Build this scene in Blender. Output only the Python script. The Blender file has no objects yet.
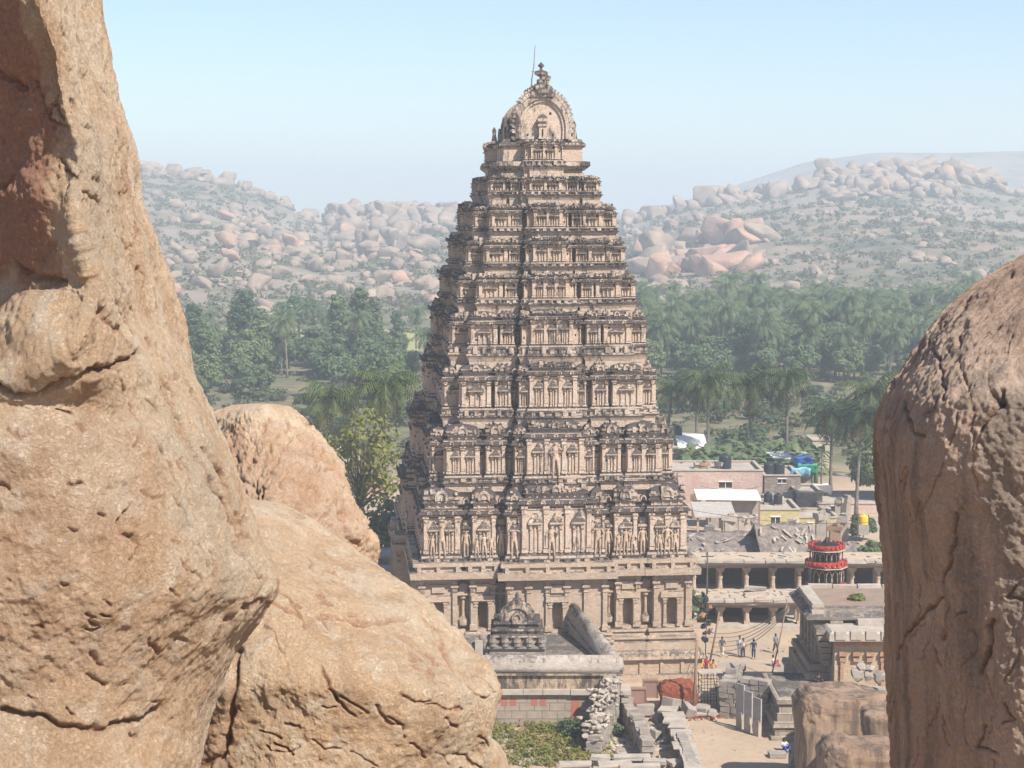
import bpy, bmesh, math, random
import numpy as np
from mathutils import Vector, Matrix
R = math.radians
random.seed(7); rng = np.random.default_rng(7)
sc = bpy.context.scene
C = sc.collection
# ------------------------------------------------------------------ camera, sky, sun, exposure
EYE = 39.4; F = 1845.0; PITCH = math.atan(179/1845)
cam = bpy.data.cameras.new('camera'); camo = bpy.data.objects.new('camera', cam); C.objects.link(camo)
camo.location = (0, 0, EYE); camo.rotation_euler = (math.pi/2-PITCH, 0, 0)
cam.sensor_width = 36; cam.lens = F/1024*36; cam.clip_start = .5; cam.clip_end = 20000
sc.camera = camo
SUN_AZ = R(138)      # clockwise from +Y (north): sun stands east-south-east
SUN_EL = R(46)
w = bpy.data.worlds.new('World'); sc.world = w; w.use_nodes = True
nt = w.node_tree; nt.nodes.clear()
sky = nt.nodes.new('ShaderNodeTexSky'); sky.sky_type = 'NISHITA'; sky.sun_disc = False
sky.sun_elevation = SUN_EL; sky.sun_rotation = SUN_AZ; sky.dust_density = .4; sky.air_density = 1.0; sky.altitude = 400; sky.ozone_density = 4
bg = nt.nodes.new('ShaderNodeBackground'); bg.inputs[1].default_value = .095
ow = nt.nodes.new('ShaderNodeOutputWorld')
nt.links.new(sky.outputs[0], bg.inputs[0]); nt.links.new(bg.outputs[0], ow.inputs[0])
sl = bpy.data.lights.new('sun', 'SUN'); sl.energy = 5.0; sl.angle = R(.6); sl.color = (1, .93, .83)
so = bpy.data.objects.new('sun', sl); C.objects.link(so)
sd = Vector((math.sin(SUN_AZ)*math.cos(SUN_EL), math.cos(SUN_AZ)*math.cos(SUN_EL), math.sin(SUN_EL)))
so.rotation_euler = (-sd).to_track_quat('-Z', 'Y').to_euler(); so.location = (60, -60, 120)
sc.view_settings.view_transform = 'Standard'; sc.view_settings.look = 'None'
sc.view_settings.exposure = .72; sc.view_settings.gamma = 1
sc.cycles.volume_bounces = 1
HAZE = .00050

# ------------------------------------------------------------------ measuring helpers
CP, SP = math.cos(PITCH), math.sin(PITCH)
def ray(px, py):
    a = (px-512)/F; b = (384-py)/F
    return a, CP+b*SP, -SP+b*CP
def P(px, py, D):
    a, b, c = ray(px, py); s = D/b
    return Vector((a*s, D, EYE+c*s))
def G(px, py, z=0.):
    a, b, c = ray(px, py); s = (z-EYE)/c
    return Vector((a*s, b*s, z))
def X(px, D, py=600): return P(px, py, D).x
def Z(py, D): return P(512, py, D).z

# ------------------------------------------------------------------ numpy noise
def _h(i, j, k, s):
    n = (i*374761393 + j*668265263 + k*2147483647 + s*1274126177) & 0xffffffff
    n = ((n ^ (n >> 13))*1274126177) & 0xffffffff
    n = ((n ^ (n >> 16))*2246822519) & 0xffffffff
    return ((n ^ (n >> 15)) & 0xffff)/32767.5-1
def vnoise(p, s=0):
    p = np.asarray(p, float); f = np.floor(p); i = f.astype(np.int64); t = p-f; t = t*t*t*(t*(t*6-15)+10)
    r = 0
    for a in (0, 1):
        for b in (0, 1):
            for c in (0, 1):
                wgt = (t[:, 0] if a else 1-t[:, 0])*(t[:, 1] if b else 1-t[:, 1])*(t[:, 2] if c else 1-t[:, 2])
                r = r+wgt*_h(i[:, 0]+a, i[:, 1]+b, i[:, 2]+c, s)
    return r
def fbm(p, o=4, s=0, lac=2.1, g=.5, ridge=False):
    r = 0; a = 1
    for k in range(o):
        n = vnoise(p*(lac**k)+k*17.3, s+k)
        r = r+a*((1-2*np.abs(n)) if ridge else n); a *= g
    return r

# ------------------------------------------------------------------ mesh building
def link(o, parent=None):
    C.objects.link(o)
    if parent is not None: o.parent = parent
    return o
def tag(o, label=None, cat=None, group=None, kind=None):
    if label: o['label'] = label
    if cat: o['category'] = cat
    if group: o['group'] = group
    if kind: o['kind'] = kind
    return o
def empty(name, loc=(0, 0, 0), rz=0):
    o = bpy.data.objects.new(name, None); o.location = loc; o.rotation_euler = (0, 0, rz); o.empty_display_size = .3
    return link(o)
def npmesh(name, v, f, mat, smooth=False):
    me = bpy.data.meshes.new(name); v = np.asarray(v, np.float32); f = np.asarray(f, np.int32)
    me.vertices.add(len(v)); me.vertices.foreach_set('co', v.ravel())
    k = f.shape[1]; me.loops.add(f.size); me.loops.foreach_set('vertex_index', f.ravel())
    me.polygons.add(len(f)); me.polygons.foreach_set('loop_start', np.arange(0, f.size, k, dtype=np.int32))
    try: me.polygons.foreach_set('loop_total', np.full(len(f), k, np.int32))
    except Exception: pass
    if smooth: me.polygons.foreach_set('use_smooth', np.ones(len(f), bool))
    me.update(calc_edges=True); me.validate()
    for m in (mat if isinstance(mat, (list, tuple)) else [mat]): me.materials.append(m)
    return me
def npobj(name, v, f, mat, parent=None, smooth=False):
    return link(bpy.data.objects.new(name, npmesh(name, v, f, mat, smooth)), parent)
class MB:
    def __init__(s, M=None): s.v = []; s.f = []; s.s = []; s.mi = []; s.cur = 0; s.M = M or Matrix()
    def add(s, vs, fs, smooth=False):
        n = len(s.v); s.v += [tuple(s.M @ Vector(v)) for v in vs]
        s.f += [tuple(i+n for i in f) for f in fs]; s.s += [smooth]*len(fs); s.mi += [s.cur]*len(fs)
    def box(s, x0, x1, y0, y1, z0, z1):
        if x0 > x1: x0, x1 = x1, x0
        if y0 > y1: y0, y1 = y1, y0
        s.add([(x0, y0, z0), (x1, y0, z0), (x1, y1, z0), (x0, y1, z0), (x0, y0, z1), (x1, y0, z1), (x1, y1, z1), (x0, y1, z1)],
              [(0, 3, 2, 1), (4, 5, 6, 7), (0, 1, 5, 4), (1, 2, 6, 5), (2, 3, 7, 6), (3, 0, 4, 7)])
    def rbox(s, c, size, rz=0, rx=0, ry=0, jit=0):
        m = Matrix.Translation(c) @ Matrix.Rotation(rz, 4, 'Z') @ Matrix.Rotation(rx, 4, 'X') @ Matrix.Rotation(ry, 4, 'Y')
        a, b, c_ = size[0]/2, size[1]/2, size[2]/2
        vs = [(x*a, y*b, z*c_) for z in (-1, 1) for x, y in ((-1, -1), (1, -1), (1, 1), (-1, 1))]
        if jit: vs = [(x+random.uniform(-jit, jit), y+random.uniform(-jit, jit), z+random.uniform(-jit, jit)) for x, y, z in vs]
        s.add([m @ Vector(v) for v in vs], [(0, 3, 2, 1), (4, 5, 6, 7), (0, 1, 5, 4), (1, 2, 6, 5), (2, 3, 7, 6), (3, 0, 4, 7)])
    def loft(s, x0, x1, y0, y1, prof, back=False, smooth=False):
        """rectangle swept up a profile of (z, out); back=True leaves the y1 side flush"""
        vs = []; fs = []
        for z, o in prof:
            b = 0 if back else o
            vs += [(x0-o, y0-o, z), (x1+o, y0-o, z), (x1+o, y1+b, z), (x0-o, y1+b, z)]
        n = len(prof)
        for i in range(n-1):
            for j in range(4):
                a = i*4+j; b = i*4+(j+1) % 4; fs.append((a, b, b+4, a+4))
        fs += [(3, 2, 1, 0), tuple(4*(n-1)+j for j in range(4))]
        s.add(vs, fs, smooth)
    def ngon(s, cx, cy, prof, n=8, a0=0, smooth=False):
        vs = []; fs = []
        for z, r in prof:
            vs += [(cx+r*math.cos(a0+2*math.pi*k/n), cy+r*math.sin(a0+2*math.pi*k/n), z) for k in range(n)]
        m = len(prof)
        for i in range(m-1):
            for j in range(n):
                a = i*n+j; b = i*n+(j+1) % n; fs.append((a, b, b+n, a+n))
        fs += [tuple(reversed(range(n))), tuple((m-1)*n+j for j in range(n))]
        s.add(vs, fs, smooth)
    def tube(s, pts, rad, n=6, smooth=True):
        pts = [Vector(p) for p in pts]; rad = rad if isinstance(rad, (list, tuple)) else [rad]*len(pts)
        vs = []; fs = []
        for i, p in enumerate(pts):
            t = (pts[min(i+1, len(pts)-1)]-pts[max(i-1, 0)]).normalized()
            a = t.orthogonal().normalized() if i == 0 else (a-t*a.dot(t)).normalized()
            b = t.cross(a)
            vs += [p+(a*math.cos(2*math.pi*k/n)+b*math.sin(2*math.pi*k/n))*rad[i] for k in range(n)]
        for i in range(len(pts)-1):
            for j in range(n): fs.append((i*n+j, i*n+(j+1) % n, (i+1)*n+(j+1) % n, (i+1)*n+j))
        fs += [tuple(reversed(range(n))), tuple((len(pts)-1)*n+j for j in range(n))]
        s.add(vs, fs, smooth)
    def prism(s, poly, y0, y1):
        """polygon in x-z extruded along y"""
        n = len(poly)
        s.add([(x, y0, z) for x, z in poly]+[(x, y1, z) for x, z in poly],
              [tuple(range(n)), tuple(reversed(range(n, 2*n)))]+[(i, i+n, (i+1) % n+n, (i+1) % n) for i in range(n)])
    def strip(s, outer, inner, y0, y1):
        """ring between two x-z polylines of the same length, extruded in y"""
        n = len(outer)
        for i in range(n-1):
            q = [outer[i], outer[i+1], inner[i+1], inner[i]]
            s.prism(q, y0, y1)
    def mesh(s, name, mat):
        me = bpy.data.meshes.new(name); me.from_pydata(s.v, [], s.f)
        if any(s.s): me.polygons.foreach_set('use_smooth', s.s)
        for m in (mat if isinstance(mat, (list, tuple)) else [mat]): me.materials.append(m)
        if any(s.mi): me.polygons.foreach_set('material_index', s.mi)
        me.update(); return me
    def build(s, name, mat, parent=None):
        me = s.mesh(name, mat)
        bm = bmesh.new(); bm.from_mesh(me); bmesh.ops.recalc_face_normals(bm, faces=bm.faces); bm.to_mesh(me); bm.free()
        return link(bpy.data.objects.new(name, me), parent)
def children(o): return [c for c in bpy.data.objects if c.parent == o]
KIDS = {}
def copy_tree(o, loc, rz=0, scale=1, label=None, group=None, kids=None):
    c = o.copy(); C.objects.link(c); c.location = loc; c.rotation_euler = (0, 0, rz)
    c.scale = scale if isinstance(scale, (tuple, list)) else (scale,)*3
    if label: c['label'] = label
    if group: c['group'] = group
    if kids is None:
        if o.name not in KIDS: KIDS[o.name] = children(o)
        kids = KIDS[o.name]
    for k in kids:
        d = k.copy(); C.objects.link(d); d.parent = c
    return c

# ------------------------------------------------------------------ materials
def newmat(name, rough=.9, spec=.2):
    m = bpy.data.materials.new(name); m.use_nodes = True
    t = m.node_tree; b = t.nodes['Principled BSDF']; b.inputs['Roughness'].default_value = rough
    b.inputs['Specular IOR Level'].default_value = spec
    return m, t, b
def N(t, k, **kw):
    n = t.nodes.new(k)
    for a, v in kw.items():
        if a.startswith('i_'): n.inputs[int(a[2:])].default_value = v
        else: setattr(n, a, v)
    return n
def noise(t, vec, scale, detail=5, rough=.6, dist=0):
    n = N(t, 'ShaderNodeTexNoise'); n.inputs['Scale'].default_value = scale; n.inputs['Detail'].default_value = detail
    n.inputs['Roughness'].default_value = rough; n.inputs['Distortion'].default_value = dist
    if vec is not None: t.links.new(vec, n.inputs['Vector'])
    return n.outputs['Fac']
def ramp(t, fac, stops):
    r = N(t, 'ShaderNodeValToRGB'); e = r.color_ramp.elements
    while len(e) < len(stops): e.new(.5)
    for x, (p, c) in zip(e, stops):
        x.position = p; x.color = (c, c, c, 1) if not isinstance(c, tuple) else (*c, 1)
    t.links.new(fac, r.inputs[0]); return r.outputs[0]
def mix(t, fac, a, b, mode='MIX'):
    m = N(t, 'ShaderNodeMix', data_type='RGBA', blend_type=mode)
    for i, v in ((0, fac), (6, a), (7, b)):
        if isinstance(v, (int, float)): m.inputs[i].default_value = v
        elif isinstance(v, tuple): m.inputs[i].default_value = (*v, 1)
        else: t.links.new(v, m.inputs[i])
    return m.outputs[2]
def mth(t, op, a, b=0.):
    m = N(t, 'ShaderNodeMath', operation=op)
    for i, v in ((0, a), (1, b)):
        if isinstance(v, (int, float)): m.inputs[i].default_value = v
        else: t.links.new(v, m.inputs[i])
    return m.outputs[0]
def bump(t, b, h, strength=.5, dist=.05):
    n = N(t, 'ShaderNodeBump'); n.inputs['Strength'].default_value = strength; n.inputs['Distance'].default_value = dist
    t.links.new(h, n.inputs['Height']); t.links.new(n.outputs[0], b.inputs['Normal'])
def pos(t): return N(t, 'ShaderNodeNewGeometry').outputs['Position']
def mapped(t, v, sc_): 
    m = N(t, 'ShaderNodeMapping'); m.inputs['Scale'].default_value = sc_; t.links.new(v, m.inputs[0]); return m.outputs[0]

def mat_simple(name, col, col2=None, scale=2., rough=.85, bmp=.3, dist=.03, spec=.2, local=False):
    m, t, b = newmat(name, rough, spec)
    v = N(t, 'ShaderNodeTexCoord').outputs['Object'] if local else pos(t)
    c2 = col2 or tuple(x*.7 for x in col)
    n = noise(t, v, scale, 6, .65)
    t.links.new(mix(t, ramp(t, n, [(.3, 0.), (.7, 1.)]), col, c2), b.inputs['Base Color'])
    if bmp: bump(t, b, noise(t, v, scale*5, 5, .7), bmp, dist)
    return m
def mat_tower(name, light, warm, dark, amount, whitish=.0):
    m, t, b = newmat(name, .92, .12); p = pos(t)
    base = mix(t, ramp(t, noise(t, p, .35, 5, .6), [(.3, 0.), (.7, 1.)]), light, warm)
    base = mix(t, ramp(t, noise(t, p, 2.2, 5, .7), [(.35, 0.), (.75, .6)]), base, tuple(c*.62 for c in warm))
    if whitish: base = mix(t, mth(t, 'MULTIPLY', ramp(t, noise(t, mapped(t, p, (1, 1, 2.5)), 1.3, 5, .7), [(.5, 0.), (.62, 1.)]), whitish), base, (.62, .57, .5))
    nz = N(t, 'ShaderNodeSeparateXYZ'); g = N(t, 'ShaderNodeNewGeometry'); t.links.new(g.outputs['True Normal'], nz.inputs[0])
    up = ramp(t, nz.outputs[2], [(.05, 0.), (.5, 1.)])
    n1 = noise(t, mapped(t, p, (1, 1, .6)), .55, 6, .7)
    n2 = noise(t, mapped(t, p, (2.6, 2.6, .55)), 1.5, 5, .65)
    s = mth(t, 'ADD', mth(t, 'MULTIPLY', n1, .75), mth(t, 'MULTIPLY', n2, .55))
    s = mth(t, 'ADD', s, mth(t, 'MULTIPLY', up, .22))
    s = ramp(t, s, [(.80-amount, 0.), (.93-amount, .9)])
    t.links.new(mix(t, s, base, mix(t, noise(t, p, 5, 3), dark, tuple(c*2.6 for c in dark))), b.inputs['Base Color'])
    bump(t, b, mth(t, 'ADD', noise(t, p, 3.5, 6, .75), mth(t, 'MULTIPLY', noise(t, p, 14, 3, .6), .4)), .85, .16)
    return m
M_plaster = mat_tower('weathered_plaster', (.68, .53, .42), (.59, .45, .345), (.026, .023, .024), .10, .5)
M_plaster_up = mat_tower('upper_plaster', (.66, .51, .395), (.57, .43, .325), (.026, .023, .024), 0.125, .3)
M_ledge = mat_tower('mouldy_ledge', (.66, .53, .42), (.48, .36, .28), (.024, .021, .023), 0.19, .6)
M_stone = mat_tower('temple_granite', (.58, .45, .34), (.48, .355, .26), (.07, .062, .058), .015, .3)
M_stucco = mat_tower('figure_stucco', (.70, .54, .40), (.56, .40, .29), (.08, .07, .065), .06, .4)
M_greystone = mat_tower('grey_stone', (.36, .31, .26), (.30, .25, .21), (.06, .055, .05), .05, .3)
M_dark = mat_simple('painted_interior_shade', (.03, .025, .022), bmp=0)  # near-black colour that paints the shade inside holes and openings

def mat_rock(name, a, b_, c, grain=1., speck=.35, stripe=None, red=None):
    m, t, b = newmat(name, .88, .25); p = pos(t)
    col = mix(t, ramp(t, noise(t, p, .55*grain, 7, .65, .4), [(.42, 0.), (.58, 1.)]), a, b_)
    col = mix(t, ramp(t, noise(t, p, 1.9*grain, 7, .7, .2), [(.48, 0.), (.72, .75)]), col, c)
    if stripe:
        v = mapped(t, p, (1.6, 1.6, .22))
        col = mix(t, ramp(t, noise(t, v, 1.7*grain, 5, .65), [(.47, 0.), (.60, .85)]), col, stripe)
    if name == 'tan_granite':
        v = mapped(t, p, (1.2, 1.2, .35)); col = mix(t, ramp(t, noise(t, v, 1.5, 7, .7), [(.50, 0.), (.62, .7)]), col, (.50, .30, .17))
        col = mix(t, ramp(t, noise(t, p, 3.3, 6, .7), [(.53, 0.), (.62, .6)]), col, (.80, .69, .56))
    if red:
        at = N(t, 'ShaderNodeAttribute', attribute_name='stain')
        col = mix(t, at.outputs['Fac'], col, mix(t, noise(t, p, 3*grain, 6, .7), red, tuple(x*1.5 for x in red)))
        at2 = N(t, 'ShaderNodeAttribute', attribute_name='pale')
        col = mix(t, at2.outputs['Fac'], col, (.60, .50, .38))
    sp = ramp(t, noise(t, p, 26*grain, 6, .85), [(.36, 0.), (.64, 1.)])
    col = mix(t, speck, col, mix(t, sp, tuple(x*.62 for x in c), tuple(min(.9, x*1.2) for x in a)))
    t.links.new(col, b.inputs['Base Color'])
    h = mth(t, 'ADD', mth(t, 'MULTIPLY', noise(t, p, 8*grain, 9, .85, .3), 1.), mth(t, 'MULTIPLY', ramp(t, noise(t, p, 34*grain, 6, .8), [(.4, 0.), (.55, 1.)]), .22))
    bump(t, b, h, 1., .06/grain)
    return m
M_rockA = mat_rock('tan_granite', (.82, .645, .465), (.72, .49, .31), (.55, .31, .16), 1., .26, None, (.34, .135, .085))
M_rockR = mat_rock('streaked_granite', (.80, .61, .47), (.70, .51, .385), (.56, .37, .26), 1., .26, (.29, .24, .20), (.24, .11, .07))  # granite's own tan with grey vertical streaks
M_rockS = mat_rock('outcrop_granite', (.47, .33, .23), (.38, .25, .17), (.20, .14, .105), .5, .2, (.12, .09, .075))
M_hillrock = mat_simple('hill_granite', (.40, .30, .225), (.20, .155, .125), .12, .9, .8, .8)
M_hillred = mat_simple('red_hill_granite', (.50, .31, .22), (.32, .20, .15), .12, .9, .8, .8)
M_rubble = mat_simple('rubble_stone', (.44, .38, .32), (.27, .22, .18), .7, .9, .6, .06)
M_redearth = mat_simple('red_brick_rubble', (.42, .125, .07), (.25, .08, .05), 2.6, .95, 1., .2)
M_bark = mat_simple('bark', (.17, .13, .10), (.09, .07, .055), 3, .95, .6, .05)
M_palmbark = mat_simple('palm_bark', (.22, .19, .16), (.12, .10, .08), 2, .95, .6, .05)
def mat_leaf(name, a, b_, scale=.5, tr=.25):
    m, t, b = newmat(name, .6, .3); p = pos(t)
    oi = N(t, 'ShaderNodeObjectInfo')
    f = mth(t, 'ADD', mth(t, 'MULTIPLY', noise(t, p, scale, 3, .6), .8), mth(t, 'MULTIPLY', oi.outputs['Random'], .35))
    col = mix(t, ramp(t, f, [(.35, 0.), (.8, 1.)]), a, b_)
    t.links.new(col, b.inputs['Base Color'])
    tl = N(t, 'ShaderNodeBsdfTranslucent'); t.links.new(col, tl.inputs[0])
    ms = N(t, 'ShaderNodeMixShader'); ms.inputs[0].default_value = tr
    t.links.new(b.outputs[0], ms.inputs[1]); t.links.new(tl.outputs[0], ms.inputs[2])
    t.links.new(ms.outputs[0], t.nodes['Material Output'].inputs[0]); return m
M_leaf = mat_leaf('broad_leaf', (.09, .14, .07), (.17, .21, .09))  # this, dark_leaf and palm_frond are lightened to carry distant haze
M_leafy = mat_leaf('yellow_leaf', (.11, .15, .03), (.26, .24, .06))
M_leafd = mat_leaf('dark_leaf', (.065, .11, .06), (.12, .16, .075))
M_palm = mat_leaf('palm_frond', (.08, .13, .065), (.16, .20, .09))
M_palmdry = mat_leaf('dry_frond', (.32, .2, .08), (.4, .26, .1))
M_grass = mat_leaf('weeds', (.13, .17, .035), (.36, .26, .10), .7, .3)
M_scrub = mat_leaf('scrub_leaf', (.07, .085, .035), (.15, .14, .07), .05)

# ground
def mat_ground():
    m, t, b = newmat('dusty_ground', .95, .1); p = pos(t)
    s = N(t, 'ShaderNodeSeparateXYZ'); t.links.new(p, s.inputs[0])
    sand = mix(t, ramp(t, noise(t, p, .12, 6, .65), [(.35, 0.), (.7, 1.)]), (.45, .345, .25), (.34, .265, .20))
    sand = mix(t, ramp(t, noise(t, p, 1.6, 6, .7), [(.5, 0.), (.75, .6)]), sand, (.27, .215, .165))
    scr = mix(t, ramp(t, noise(t, p, .035, 6, .7), [(.35, 0.), (.65, 1.)]), (.15, .15, .085), (.27, .20, .135))
    scr = mix(t, ramp(t, noise(t, p, .25, 5, .7), [(.38, 0.), (.6, .85)]), scr, (.09, .105, .06))
    d = mth(t, 'ADD', s.outputs[1], mth(t, 'MULTIPLY', noise(t, p, .05, 3), 40.))
    f = N(t, 'ShaderNodeMapRange'); f.inputs[1].default_value = 275; f.inputs[2].default_value = 310; t.links.new(d, f.inputs[0])
    rock = mix(t, noise(t, p, .5, 6, .7), (.50, .33, .20), (.33, .22, .14))
    f2 = N(t, 'ShaderNodeMapRange'); f2.inputs[1].default_value = .5; f2.inputs[2].default_value = 2.5; t.links.new(s.outputs[2], f2.inputs[0])
    col = mix(t, f.outputs[0], sand, scr); col = mix(t, f2.outputs[0], col, rock)
    t.links.new(col, b.inputs['Base Color']); bump(t, b, noise(t, p, 2.5, 8, .75), .5, .12)
    return m
M_ground = mat_ground()
def mat_hill():
    m, t, b = newmat('hillside', .95, .1); p = pos(t)
    a = mix(t, ramp(t, noise(t, p, .03, 7, .7), [(.4, 0.), (.6, 1.)]), (.30, .225, .165), (.10, .115, .075))
    a = mix(t, ramp(t, noise(t, p, .008, 4, .6), [(.42, 0.), (.55, .85)]), a, (.31, .25, .20))
    t.links.new(a, b.inputs['Base Color']); bump(t, b, noise(t, p, .25, 8, .75), .8, 1.5); return m
M_hill = mat_hill()

# ------------------------------------------------------------------ terrain
def gheight(x, y):
    x = np.asarray(x, float); y = np.asarray(y, float)
    t = np.clip((y-2)/100, 0, 1)
    z = 37.6*(1-t)
    z = np.where(y > 75, np.maximum(z, 0), z)
    side = np.clip(1-(np.abs(x)-120)/160, 0, 1)
    z = z*side*side*(3-2*side)
    n = fbm(np.stack([x*.08, y*.08, x*0], -1).reshape(-1, 3), 3).reshape(x.shape)
    return z + n*np.clip(z/8, 0, 1)*.8
xs = np.concatenate([-np.geomspace(4800, 45, 40), np.linspace(-42, 62, 105), np.geomspace(65, 4800, 40)])
ys = np.concatenate([-np.geomspace(190, 2, 14), np.linspace(0, 320, 161), np.geomspace(325, 4800, 50)])
gx, gy = np.meshgrid(xs, ys); gz = gheight(gx, gy)
# rubble hollow by the compound wall and tiny unevenness of the plain
gz = gz + np.where((gy > 105) & (gy < 400), fbm(np.stack([gx*.15, gy*.15, gx*0], -1).reshape(-1, 3), 3).reshape(gx.shape)*.07, 0)
def gridfaces(ny, nx):
    i = np.arange(ny-1)[:, None]*nx+np.arange(nx-1)[None, :]
    return np.stack([i, i+1, i+1+nx, i+nx], -1).reshape(-1, 4)
g = npobj('ground', np.stack([gx, gy, gz], -1).reshape(-1, 3), gridfaces(len(ys), len(xs)), M_ground, smooth=True)
tag(g, kind='structure')

CREST = [(-900, 190), (-300, 185), (0, 175), (140, 172), (200, 178), (240, 186), (280, 203), (315, 223), (345, 218), (400, 216), (460, 214), (540, 220), (620, 222), (645, 220), (700, 205), (760, 199), (820, 185), (850, 180), (900, 178), (960, 181), (1024, 196), (1200, 200), (1600, 190), (2100, 195)]
cpx = np.array([c[0] for c in CREST], float); cpy = np.array([c[1] for c in CREST], float)
DC = 1500.; D0 = 640.
def hheight(px, d):
    """height of the rocky hills at view column px and distance d"""
    cz = EYE+(205-np.interp(px, cpx, cpy))*DC/F
    t = np.clip((d-D0)/(DC-D0), 0, 1.6)
    rise = np.where(t < 1, t**1.15, 1-(t-1)*.9)
    x = (px-512)/F*d
    q = np.stack([x*.006, d*.006, x*0], -1).reshape(-1, 3)
    n = fbm(q, 4, 5).reshape(x.shape)
    env = np.sin(np.clip(t, 0, 1)*math.pi)
    return cz*rise + n*7*env - 1.5*(t <= 0)
pxs = np.linspace(-1000, 2100, 420); ds = np.concatenate([np.linspace(600, 1560, 110), np.linspace(1600, 2200, 10)])
hp, hd = np.meshgrid(pxs, ds)
hz = hheight(hp, hd)
hx = (hp-512)/F*hd
hill = npobj('rocky_hills', np.stack([hx, hd, hz], -1).reshape(-1, 3), gridfaces(len(ds), len(pxs)), M_hill, smooth=True)
tag(hill, kind='structure')
FC = [(-900, 215), (500, 215), (640, 214), (740, 180), (800, 162), (870, 152), (950, 149), (1024, 146), (1150, 150), (1500, 175), (2000, 200)]
fpx = np.array([c[0] for c in FC], float); fpy = np.array([c[1] for c in FC], float)
pf = np.linspace(560, 2000, 160); df = np.linspace(2100, 3300, 24); fp, fd = np.meshgrid(pf, df)
fz = (EYE+(205-np.interp(fp, fpx, fpy))*2700/F)*np.clip(1-np.abs(fd-2700)/560, -.1, 1)
fx = (fp-512)/F*fd
fz = fz+fbm(np.stack([fx*.006, fd*.006, fx*0], -1).reshape(-1, 3), 4, 9).reshape(fx.shape)*4
fh = npobj('far_hill', np.stack([fx, fd, fz], -1).reshape(-1, 3), gridfaces(len(df), len(pf)), M_hill, smooth=True); tag(fh, kind='structure')

# haze
hb = MB(); hb.box(-4950, 4950, -250, 4950, -6, 138); ho = hb.build('haze', [])
m = bpy.data.materials.new('haze_air'); m.use_nodes = True; m.node_tree.nodes.clear()
pv = m.node_tree.nodes.new('ShaderNodeVolumePrincipled'); mo = m.node_tree.nodes.new('ShaderNodeOutputMaterial')
pv.inputs['Density'].default_value = HAZE; pv.inputs['Color'].default_value = (.80, .91, 1, 1); pv.inputs['Anisotropy'].default_value = .1
m.node_tree.links.new(pv.outputs[0], mo.inputs['Volume']); ho.data.materials.clear(); ho.data.materials.append(m)
tag(ho, kind='stuff')

# ------------------------------------------------------------------ boulders of the hills
def ico(sub):
    bm = bmesh.new(); bmesh.ops.create_icosphere(bm, subdivisions=sub, radius=1)
    v = np.array([x.co[:] for x in bm.verts]); f = np.array([[y.index for y in x.verts] for x in bm.faces]); bm.free(); return v, f
def rockshape(sub, seed, cuts=11, amp=.14):
    v, f = ico(sub); r = np.random.default_rng(seed); v = np.sign(v)*np.abs(v)**.5; v = v/np.max(np.abs(v))
    for k in range(cuts):
        n = r.normal(size=3); n /= np.linalg.norm(n); h = r.uniform(.42, .75)
        d = v @ n; over = np.clip(d-h, 0, None); v = v-over[:, None]*n*.93
    v = v*(1+fbm(v*1.3+seed*7.1, 3, seed)[:, None]*amp)
    v = v*np.array([r.uniform(.85, 1.25), r.uniform(.8, 1.1), r.uniform(.7, 1.05)])
    return v, f
rock_hi = [rockshape(3, s) for s in range(8)]
rock_lo = [rockshape(2, 20+s) for s in range(8)]
me_rock = [npmesh('boulder', v, f, M_hillrock) for v, f in rock_hi]
me_red = [npmesh('boulder', v, f, M_hillred) for v, f in rock_hi]
cand = []      # px, d, size(m), kind
clus = np.random.default_rng(4).random((97, 89)); clus = (clus+np.roll(clus, 1, 0)+np.roll(clus, 1, 1)+np.roll(clus, 2, 1))/4; clus = (clus-clus.min())/(clus.max()-clus.min())
def sprinkle(n, p0, p1, d0, d1, s0, s1, red=0., crest=False, pw=2.2):
    for _ in range(n):
        px = random.uniform(p0, p1); d = DC+random.uniform(-45, 15) if crest else d0+(d1-d0)*random.random()
        s = s0+(s1-s0)*random.random()**pw
        if n > 600 and clus[int(px*.08) % 97][int(d*.025) % 89] < .58: continue
        cand.append((px, d, s, random.random() < red))
sprinkle(90, 330, 465, 0, 0, 5, 12, 0, True, 1)
sprinkle(80, 140, 320, 0, 0, 3, 9, .1, True, 1.4)
sprinkle(40, 700, 780, 0, 0, 5, 12, 0, True, 1)
sprinkle(90, 820, 985, 0, 0, 6, 14, 0, True, 1)
sprinkle(60, 610, 830, 0, 0, 4, 10, 0, True, 1)
sprinkle(60, 985, 1300, 0, 0, 4, 11, 0, True, 1)
sprinkle(50, -300, 140, 0, 0, 4, 11, 0, True, 1)
sprinkle(60, 640, 765, 830, 1060, 5, 13, .6)
sprinkle(25, 640, 680, 720, 800, 3, 7, .1)
sprinkle(110, 225, 430, 980, 1250, 3.5, 9.5, .45)
sprinkle(70, 330, 470, 1250, 1440, 5, 12, .1)
sprinkle(80, 820, 960, 1330, 1460, 5, 11, .1)
sprinkle(120, 160, 460, 720, 1000, 2, 6, .1)
sprinkle(2300, -200, 700, 660, 1480, 1.0, 6, .15, pw=3.2)
sprinkle(2200, 600, 1300, 700, 1480, .8, 4.5, .1, pw=3.2)
cand.sort(key=lambda c: -(c[2]/c[1])*(1 if 120 < c[0] < 1040 else .01))
mv = []; mf = []; nv = 0; nb = 0
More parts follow.
